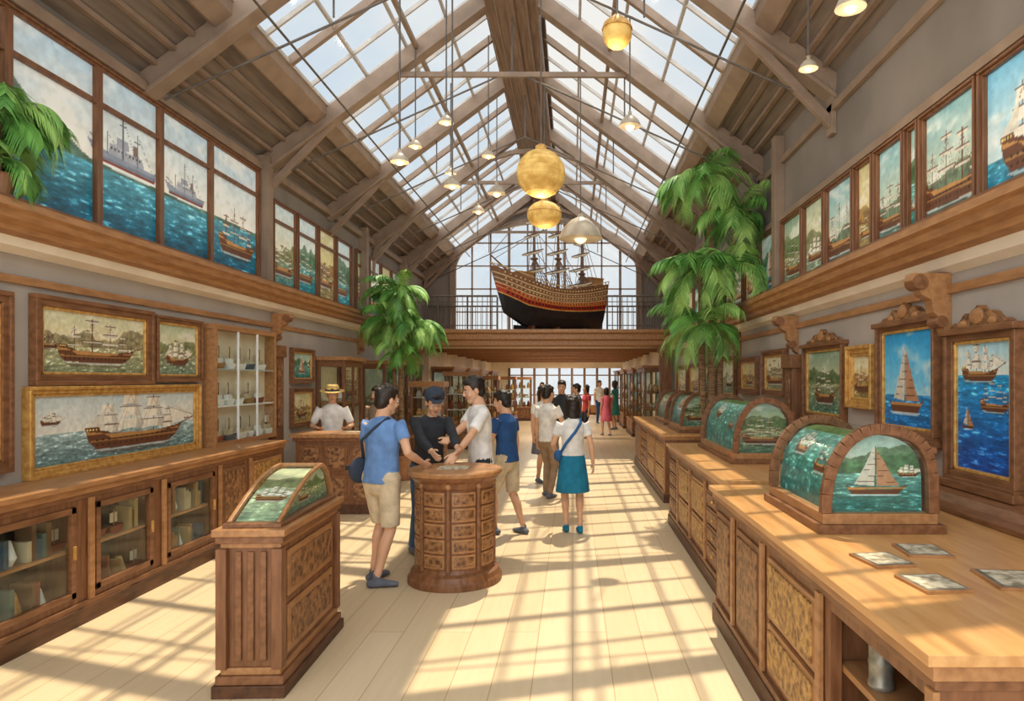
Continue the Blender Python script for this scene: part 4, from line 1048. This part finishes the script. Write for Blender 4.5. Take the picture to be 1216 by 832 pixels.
def tp(pts, rad, side, cap=(1, 1), seg=16):
    pts = [V(p) for p in pts]; rad = [(r, r) if not isinstance(r, tuple) else r for r in rad]
    n = len(pts)
    tan = [(pts[min(i + 1, n - 1)] - pts[max(i - 1, 0)]).normalized() for i in range(n)]
    P = []
    if cap[0]:
        for k in (.95, .6): P.append((pts[0] - tan[0] * min(rad[0]) * k * .9, (rad[0][0] * math.sqrt(1 - (k * .95) ** 2), rad[0][1] * math.sqrt(1 - (k * .95) ** 2)), tan[0]))
    for p, r_, t in zip(pts, rad, tan): P.append((p, r_, t))
    if cap[1]:
        for k in (.6, .95): P.append((pts[-1] + tan[-1] * min(rad[-1]) * k * .9, (rad[-1][0] * math.sqrt(1 - (k * .95) ** 2), rad[-1][1] * math.sqrt(1 - (k * .95) ** 2)), tan[-1]))
    vs = []; fs = []
    for p, r_, t in P:
        a = V(side) - t * V(side).dot(t)
        if a.length < .01: a = t.cross(V((1, 0, 0)))
        a.normalize(); b_ = t.cross(a)
        for k in range(seg):
            an = 2 * math.pi * k / seg; vs.append(p + a * math.cos(an) * r_[0] + b_ * math.sin(an) * r_[1])
    m = len(P)
    for i in range(m - 1):
        for k in range(seg):
            k2 = (k + 1) % seg; fs.append((i * seg + k, i * seg + k2, (i + 1) * seg + k2, (i + 1) * seg + k))
    fs.append(tuple(range(seg - 1, -1, -1))); fs.append(tuple((m - 1) * seg + k for k in range(seg)))
    return vs, fs
def ell(c, r, seg=20, rings=12):
    vs = []; fs = []
    for i in range(1, rings):
        t = math.pi * i / rings
        for k in range(seg):
            a = 2 * math.pi * k / seg; vs.append((c[0] + r[0] * math.sin(t) * math.cos(a), c[1] + r[1] * math.sin(t) * math.sin(a), c[2] + r[2] * math.cos(t)))
    for i in range(rings - 2):
        for k in range(seg):
            k2 = (k + 1) % seg; fs.append((i * seg + k, (i + 1) * seg + k, (i + 1) * seg + k2, i * seg + k2))
    fs.append(tuple(range(seg))[::-1]); fs.append(tuple((rings - 2) * seg + k for k in range(seg)))
    return vs, fs
def mk(name, V2, F2, L2, mats):
    me = bpy.data.meshes.new(name); me.from_pydata(V2, [], F2)
    keys = list(mats.keys())
    for k in keys: me.materials.append(mats[k])
    me.polygons.foreach_set('material_index', [keys.index(l) for l in L2])
    me.polygons.foreach_set('use_smooth', [True] * len(F2)); return me
def cloth(name, c): return mat('cloth_' + name, c, tuple(x * .86 for x in c), 9, rough=.85)
SKIN = mat('skin', (.84, .65, .52), (.79, .59, .45), 5, rough=.55)
HAIR = mat('hair_dark', (.20, .16, .13), (.11, .085, .07), 30, (1, 1, .25), .5)
EYEW = mat('eye_white', (.92, .92, .9)); EYED = mat('eye_iris', (.12, .07, .05)); LIP = mat('lips', (.74, .42, .38))
C = dict(blue=cloth('blue', (.42, .56, .76)), white=cloth('white', (.92, .90, .87)), navy=cloth('navy', (.17, .32, .52)), beige=cloth('beige', (.84, .76, .63)),
         black=cloth('black', (.20, .21, .23)), jeans=cloth('jeans', (.26, .36, .48)), teal=cloth('teal', (.12, .46, .58)), khaki=cloth('khaki', (.60, .50, .40)),
         pink=cloth('pink', (.86, .42, .50)), red=cloth('red', (.76, .28, .30)), grey=cloth('grey', (.45, .45, .48)), shoe=cloth('shoe', (.40, .42, .46)), cap=cloth('cap', (.22, .25, .30)),
         straw=cloth('straw', (.88, .74, .46)), strap=cloth('strap', (.20, .38, .58)), green=cloth('green', (.2, .5, .48)))
hp = [(*ell((0, -.012, .028), (.076, .094, .092)), 's'), (*ell((0, .018, -.025), (.062, .074, .088)), 's'), (*ell((0, .048, -.088), (.036, .036, .030)), 's'),
      (*tp([(0, .085, .012), (0, .104, -.022)], [.009, .014], (1, 0, 0)), 's'), (*ell((0, .098, -.028), (.017, .012, .010)), 's'),
      (*ell((.078, -.005, -.008), (.010, .020, .032)), 's'), (*ell((-.078, -.005, -.008), (.010, .020, .032)), 's'),
      (*ell((.03, .077, .022), (.026, .012, .008)), 's'), (*ell((-.03, .077, .022), (.026, .012, .008)), 's'),
      (*ell((.036, .062, -.035), (.024, .022, .024)), 's'), (*ell((-.036, .062, -.035), (.024, .022, .024)), 's'),
      (*tp([(0, -.02, -.06), (0, -.03, -.16)], [.052, .055], (1, 0, 0)), 's')]
hv, hf, hl = remesh(hp, .0045, 3)
def addp(hv, hf, hl, part, l):
    o = len(hv); hv += [tuple(p) for p in part[0]]; hf += [tuple(i + o for i in f) for f in part[1]]; hl += [l] * len(part[1])
for s in (-1, 1):
    addp(hv, hf, hl, ell((s * .031, .0785, .004), (.0145, .011, .0085), 12, 8), 'w'); addp(hv, hf, hl, ell((s * .030, .0865, .003), (.0065, .005, .0065), 10, 6), 'e')
    addp(hv, hf, hl, tp([(s * .015, .0905, .026), (s * .032, .088, .031), (s * .048, .077, .026)], [.0035, .004, .002], (0, 0, 1), seg=6), 'h')
addp(hv, hf, hl, ell((0, .0905, -.060), (.022, .009, .0045), 12, 8), 'l'); addp(hv, hf, hl, ell((0, .0895, -.067), (.018, .009, .005), 12, 8), 'l')
HEAD = mk('head', hv, hf, hl, dict(s=SKIN, w=EYEW, e=EYED, h=HAIR, l=LIP))
def hair(style):
    P = [(*ell((0, -.026, .038), (.086, .098, .098)), 'h'), (*ell((0, -.055, -.02), (.074, .062, .075)), 'h'), (*ell((0, .03, .085), (.062, .055, .040)), 'h')]
    rnd = random.Random(len(style))
    for i in range(26):
        a = rnd.random() * 6.28; t = rnd.random() * 1.3
        P.append((*ell((.075 * math.sin(t) * math.cos(a), -.026 + .088 * math.sin(t) * math.sin(a) * (1 if math.sin(a) < 0 else .8), .042 + .085 * math.cos(t)), (.026, .026, .02), 8, 6), 'h'))
    if style in ('bob', 'long'):
        zb = -.13 if style == 'bob' else -.27
        P.append((*tp([(0, -.03, .03), (0, -.045, -.06), (0, -.065, zb)], [(.088, .08), (.088, .062), (.066, .03)], (1, 0, 0)), 'h'))
        for s in (-1, 1): P.append((*tp([(s * .072, .02, .05), (s * .08, .0, -.03), (s * .072, -.01, max(zb, -.12))], [(.022, .03), (.018, .03), (.012, .02)], (1, 0, 0)), 'h'))
    if style == 'bun': P.append((*ell((0, -.125, .06), (.042, .04, .042)), 'h'))
    v2, f2, l2 = remesh(P, .0065, 2); return mk('hair', v2, f2, l2, dict(h=HAIR))
HAIRS = {k: hair(k) for k in ('short', 'bob', 'long', 'bun')}
def hand():
    P = [(*tp([(0, 0, .03), (0, 0, -.01), (-.002, .002, -.05), (-.004, 0, -.088)], [(.024, .019), (.026, .017), (.040, .015), (.040, .012)], (0, 1, 0)), 's')]
    for yy, l, c_ in ((.031, .070, .35), (.0105, .080, .42), (-.0105, .074, .5), (-.031, .058, .6)):
        p = V((-.004, yy, -.084)); pts = [p.copy()]; a = .12
        for f in (.45, .32, .25):
            p = p + V((-math.sin(a), yy * .25 * f, -math.cos(a))) * l * f * .97; pts.append(p.copy()); a += c_
        P.append((*tp(pts, [.0092, .0086, .0078, .0068], (0, 1, 0), seg=10), 's'))
    P.append((*tp([(-.004, .022, -.022), (-.014, .045, -.048), (-.020, .058, -.072), (-.024, .062, -.094)], [.014, .0115, .0095, .008], (0, 1, 0), seg=10), 's'))
    return remesh(P, .0036, 2)
hv_, hf_, hl_ = hand()
HANDR = mk('hand', hv_, hf_, hl_, dict(s=SKIN))
HANDL = mk('hand', [(-p[0], p[1], p[2]) for p in hv_], [f[::-1] for f in hf_], hl_, dict(s=SKIN))
def ik(a, t, l1, l2, pole):
    d = t - a; L_ = max(.05, min(d.length, l1 + l2 - .002)); dn = d.normalized()
    a1 = (l1 * l1 - l2 * l2 + L_ * L_) / (2 * L_); h = math.sqrt(max(l1 * l1 - a1 * a1, 0))
    p = pole - dn * pole.dot(dn); p.normalize()
    return a + dn * a1 + p * h, a + dn * L_
def person(name, x, y, hd, H, top, bottom, kind='shorts', lean=0, turn=0, nod=0, tilt=0, feet=((-.1, 0), (.1, 0)), hands=(None, None), hr='short', vox=.011,
           fem=False, sleeve=.55, hat=None, extra=None, shoe='shoe', width=1.0):
    k = H / 1.72; h = math.radians(hd)
    R = V((math.cos(h), math.sin(h), 0)); F = V((-math.sin(h), math.cos(h), 0)); U = V((0, 0, 1)); O = V((x, y, 0))
    Lc = lambda a, b_, c_: O + (R * a + F * b_ + U * c_) * k
    hz = .92; la = math.radians(lean)
    def Up(a, b_, c_):
        dz = c_ - hz; an = la
        return Lc(a, b_ * math.cos(an) + dz * math.sin(an), hz + dz * math.cos(an) - b_ * math.sin(an))
    parts = []
    A = lambda pts, rad, lab, side=None, cap=(1, 1): parts.append((*tp(pts, [tuple(q * k for q in (r if isinstance(r, tuple) else (r, r))) for r in rad], side or R, cap), lab))
    q = .92 if fem else 1.0; q *= width
    zl = .88 if kind != 'skirt' else 1.0
    A([Up(0, 0, zl), Up(0, 0, 1.0), Up(0, -.005, 1.12), Up(0, -.01, 1.27), Up(0, -.015, 1.37), Up(0, -.018, 1.43), Up(0, -.018, 1.465)],
      [(.176 * q, .130), (.166 * q, .122), (.152 * q, .114), (.168 * q, .122), (.178 * q, .112), (.135 * q, .085), (.070, .064)], 'top', R, (0, 0))
    A([Up(0, -.016, 1.42), Up(0, .0, 1.54)], [.054, .050], 'skin')
    A([Lc(0, 0, .86), Lc(0, 0, .93), Up(0, 0, 1.02)], [(.155 * q, .112), (.160 * q, .114), (.146 * q, .106)], 'bottom')
    if fem:
        for s in (-1, 1): parts.append((*ell(Up(s * .07, .085, 1.26), (.06 * k, .055 * k, .06 * k)), 'top'))
    for s, ft in ((-1, feet[0]), (1, feet[1])):
        hip = Lc(s * .088 * q, 0, .90); lift = ft[2] if len(ft) > 2 else 0
        an = Lc(ft[0], ft[1], .085 + lift); kn, an = ik(hip, an, .425 * k, .42 * k, F + R * s * .1)
        fd = F if len(ft) < 4 else (F * math.cos(ft[3]) + R * math.sin(ft[3]))
        if kind == 'shorts' or kind == 'skirt':
            A([hip, hip.lerp(kn, .5), kn, kn.lerp(an, .3) - F * .012 * k, kn.lerp(an, .65), an], [.082, .068, .052, .054, .040, .034], 'skin')
            if kind == 'shorts': A([hip + U * .03, hip.lerp(kn, .4), hip.lerp(kn, .93)], [.096 * width, .090, .084], 'bottom', R, (1, 0))
        else:
            A([hip + U * .02, hip.lerp(kn, .5), kn, kn.lerp(an, .35), kn.lerp(an, .7), an + U * .0], [.096, .082, .064, .060, .052, .048], 'bottom', R, (1, 0))
            A([kn.lerp(an, .8), an], [.036, .034], 'skin')
        zs = V((an.x, an.y, lift * k))
        A([an + U * .01, zs + U * .05 * k], [.036, .040], 'shoe')
        A([zs - fd * .055 * k + U * .035 * k, zs + fd * .03 * k + U * .04 * k, zs + fd * .12 * k + U * .03 * k, zs + fd * .17 * k + U * .024 * k], [(.036, .034), (.042, .038), (.046, .028), (.038, .022)], 'shoe', R)
    if kind == 'skirt':
        A([Up(0, 0, 1.04), Lc(0, 0, .94), Lc(0, 0, .75), Lc(0, 0, .52)], [(.140, .110), (.168, .130), (.195, .160), (.225, .19)], 'bottom', R, (0, 0))
    hi = []
    for s, tgt in ((-1, hands[0]), (1, hands[1])):
        sh = Up(s * .178 * q, -.012, 1.40)
        if tgt is None: T = sh + (R * s * .055 + F * .05 - U * .535) * k
        elif len(tgt) == 3 and not isinstance(tgt, V): T = Lc(*tgt)
        else: T = tgt
        el, wr = ik(sh, T, .285 * k, .255 * k, -F + R * s * .5 - U * .25)
        A([Up(s * .10, -.012, 1.395), sh, sh.lerp(el, .5), el, el.lerp(wr, .4), wr], [.055, .050, .043, .037, .036, .025], 'skin')
        if sleeve <= 1: A([Up(s * .09, -.014, 1.385), sh, sh.lerp(el, sleeve)], [.064, .062, .058], 'top', R, (1, 0))
        else: A([Up(s * .09, -.014, 1.385), sh, sh.lerp(el, .5), el, el.lerp(wr, .5), el.lerp(wr, .92)], [.064, .060, .054, .048, .044, .036], 'top', R, (1, 0))
        hi.append((s, el, wr))
    e = empty(name, (x, y, 0))
    inv = Matrix.Translation(-e.location)
    v2, f2, l2 = remesh(parts, vox, 3)
    v2 = [tuple(inv @ V(p)) for p in v2]
    me = mk('body', v2, f2, l2, dict(top=C[top], bottom=C[bottom], skin=SKIN, shoe=C[shoe]))
    o = bpy.data.objects.new('body', me); COL.objects.link(o); o.parent = e
    for s, el, wr in hi:
        d = (wr - el).normalized(); z_ = -d; yv = F - z_ * F.dot(z_)
        if yv.length < .3: yv = (-R * s) - z_ * (-R * s).dot(z_)
        yv.normalize(); xv = yv.cross(z_).normalized()
        Mx = Matrix((xv, yv, z_)).transposed().to_4x4(); Mx.translation = wr - e.location
        o = bpy.data.objects.new('hand', HANDR if s > 0 else HANDL); COL.objects.link(o); o.parent = e; o.matrix_local = Mx @ Matrix.Scale(k, 4)
    hc = Up(0, .02, 1.615)
    Rm = Matrix.Rotation(h + math.radians(turn), 4, 'Z') @ Matrix.Rotation(math.radians(tilt), 4, 'Y') @ Matrix.Rotation(math.radians(-nod - lean * .5), 4, 'X')
    Mh = Matrix.Translation(hc - e.location) @ Rm @ Matrix.Scale(k * 1.04, 4)
    for me_ in (HEAD, HAIRS[hr]):
        o = bpy.data.objects.new(me_.name, me_); COL.objects.link(o); o.parent = e; o.matrix_local = Mh
    if hat:
        b = B('hat')
        if hat == 'cap':
            b.lathe([(.096, .0), (.100, .03), (.092, .07), (.06, .098), (.01, .108)], (0, -.02, .045), C['cap'], 24)
            b.prism([(-.06, .065), (-.05, .12), (-.02, .148), (.02, .148), (.05, .12), (.06, .065)], .055, .063, C['cap'], 'z')
        else:
            b.lathe([(.17, .0), (.172, .006), (.10, .012), (.096, .06), (.08, .09), (.02, .098)], (0, -.015, .045), C['straw'], 28)
            b.lathe([(.101, .012), (.101, .035)], (0, -.015, .045), C['cap'], 28)
        o = b.done(smooth=True, parent=e); o.matrix_local = Mh
    if extra == 'bag':
        b = B('shoulder_bag'); c_ = Up(-.225, -.03, .98) - e.location
        Mb = Matrix.Translation(c_) @ Matrix.Rotation(h, 4, 'Z')
        b.add(*ell((0, 0, 0), (.06, .13, .12)), C['cap'], Mb)
        b.box(-.062, .0, -.12, .12, .01, .05, C['black'], Mb)
        pts = [Up(-.23, 0, 1.08), Up(-.13, -.135, 1.25), Up(.03, -.125, 1.38), Up(.09, -.06, 1.455), Up(.085, .06, 1.42), Up(-.05, .135, 1.28), Up(-.2, .1, 1.08)]
        b.tube([p_ - e.location for p_ in pts], .014, C['cap'], 6); b.done(parent=e, smooth=True)
    if extra == 'strap':
        b = B('cross_body_strap')
        pts = [Up(-.16, -.02, 1.02), Up(-.10, -.125, 1.15), Up(.02, -.140, 1.30), Up(.09, -.105, 1.41), Up(.10, -.02, 1.455), Up(.09, .07, 1.42)]
        b.tube([p_ - e.location for p_ in pts], .018, C['strap'], 8); b.add(*ell(Up(-.19, -.02, .99) - e.location, (.05, .08, .07)), C['strap']); b.done(parent=e, smooth=True)
    return e
person('man', -1.70, 5.98, -28, 1.72, 'blue', 'beige', 'shorts', lean=5, turn=-18, nod=8, feet=((-.11, .02), (.08, -.14, 0, .9)), hands=((-.27, .1, .84), V((-1.33, 6.0, 1.05))), vox=.009, extra='bag', width=1.08)
person('man', -1.50, 6.95, -148, 1.70, 'black', 'jeans', 'pants', lean=16, turn=-8, nod=14, feet=((-.1, -.02), (.12, -.1)), hands=(V((-1.05, 6.34, 1.06)), V((-1.28, 6.28, 1.06))), vox=.009, sleeve=2, hat='cap')
person('man', -.95, 7.0, 112, 1.80, 'white', 'black', 'pants', lean=5, turn=6, nod=12, hands=(V((-1.12, 6.42, 1.07)), V((-1.30, 6.50, 1.10))), vox=.009, sleeve=.8, width=1.08)
person('man', -.76, 7.85, 62, 1.64, 'navy', 'beige', 'shorts', lean=5, turn=14, nod=10, feet=((-.1, .12), (.1, -.17, 0, .3)), hands=((-.12, .33, 1.12), (.28, .06, .84)), vox=.010)
person('girl', .0, 7.95, 6, 1.57, 'white', 'teal', 'skirt', turn=8, nod=4, feet=((-.08, .02), (.09, -.06)), hands=((-.2, .22, 1.02), (.27, .03, .88)), hr='bob', vox=.010, fem=True, extra='strap', shoe='teal')
person('woman', -.38, 10.3, -30, 1.68, 'white', 'khaki', 'pants', turn=-12, nod=6, feet=((-.1, .1), (.1, -.1)), hr='bun', vox=.012, fem=True, hands=(None, (.18, .3, 1.1)))
person('woman', -.52, 11.8, -150, 1.66, 'white', 'grey', 'skirt', hr='long', vox=.014, fem=True)
person('man', -.22, 14.2, 160, 1.74, 'black', 'black', 'pants', vox=.016, turn=15, nod=8)
person('man', .1, 16.2, 100, 1.66, 'grey', 'jeans', 'pants', vox=.016)
person('woman', .42, 20.5, 120, 1.6, 'red', 'black', 'pants', vox=.018, fem=True, hr='bob')
person('girl', 1.08, 21.5, 20, 1.5, 'pink', 'pink', 'skirt', vox=.018, fem=True, hr='bob', feet=((-.1, .12), (.1, -.12)))
person('woman', 1.5, 24.0, 60, 1.72, 'green', 'green', 'skirt', vox=.018, fem=True, hr='long')
person('man', 1.1, 27.5, 200, 1.72, 'white', 'navy', 'pants', vox=.018)
person('woman', -1.2, 26.5, 170, 1.65, 'grey', 'navy', 'pants', vox=.018, fem=True, hr='bob')
person('man', -3.55, 9.95, 200, 1.68, 'white', 'navy', 'pants', vox=.013, hat='straw', nod=10, hands=((-.2, .25, 1.12), (.2, .25, 1.12)), sleeve=.8)
person('man', -3.1, 10.7, 160, 1.66, 'khaki', 'jeans', 'pants', vox=.014, nod=6)

# ------------------------------------------------------------------ camera, light, world
cam = bpy.data.cameras.new('camera'); cam.sensor_width = 36; cam.lens = 800 / 1216 * 36
cam.shift_x = -72 / 1216; cam.shift_y = 34 / 1216
co = bpy.data.objects.new('camera', cam); co.location = (0, 0, 1.8); co.rotation_euler = (math.radians(90), 0, 0)
COL.objects.link(co); S.camera = co
sun = bpy.data.lights.new('sun', 'SUN'); sun.energy = 5.2; sun.angle = math.radians(.7); sun.color = (1, .87, .65)
so = bpy.data.objects.new('sun', sun); COL.objects.link(so); so.location = (0, 8, 12)
so.rotation_euler = V((-.08, -.42, -1)).to_track_quat('-Z', 'Y').to_euler()
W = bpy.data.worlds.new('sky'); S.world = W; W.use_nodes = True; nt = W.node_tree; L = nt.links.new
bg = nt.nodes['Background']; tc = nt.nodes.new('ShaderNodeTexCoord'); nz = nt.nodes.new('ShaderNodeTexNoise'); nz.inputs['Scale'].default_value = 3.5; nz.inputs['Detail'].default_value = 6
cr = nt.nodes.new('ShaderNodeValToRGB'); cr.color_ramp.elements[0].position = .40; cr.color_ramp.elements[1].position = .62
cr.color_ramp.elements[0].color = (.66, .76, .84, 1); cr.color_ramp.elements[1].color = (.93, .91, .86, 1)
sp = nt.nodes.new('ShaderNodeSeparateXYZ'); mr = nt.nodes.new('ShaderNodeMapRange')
mr.inputs['From Min'].default_value = -1; mr.inputs['From Max'].default_value = .35; mr.inputs['To Min'].default_value = 3.5; mr.inputs['To Max'].default_value = 1.02  # sky strength raised behind the camera, added as soft frontal fill
L(tc.outputs['Generated'], nz.inputs['Vector']); L(nz.outputs['Fac'], cr.inputs[0]); L(cr.outputs[0], bg.inputs[0])
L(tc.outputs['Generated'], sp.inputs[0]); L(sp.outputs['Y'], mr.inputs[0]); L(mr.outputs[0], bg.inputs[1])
S.view_settings.view_transform = 'Standard'
S.view_settings.exposure = 0.0
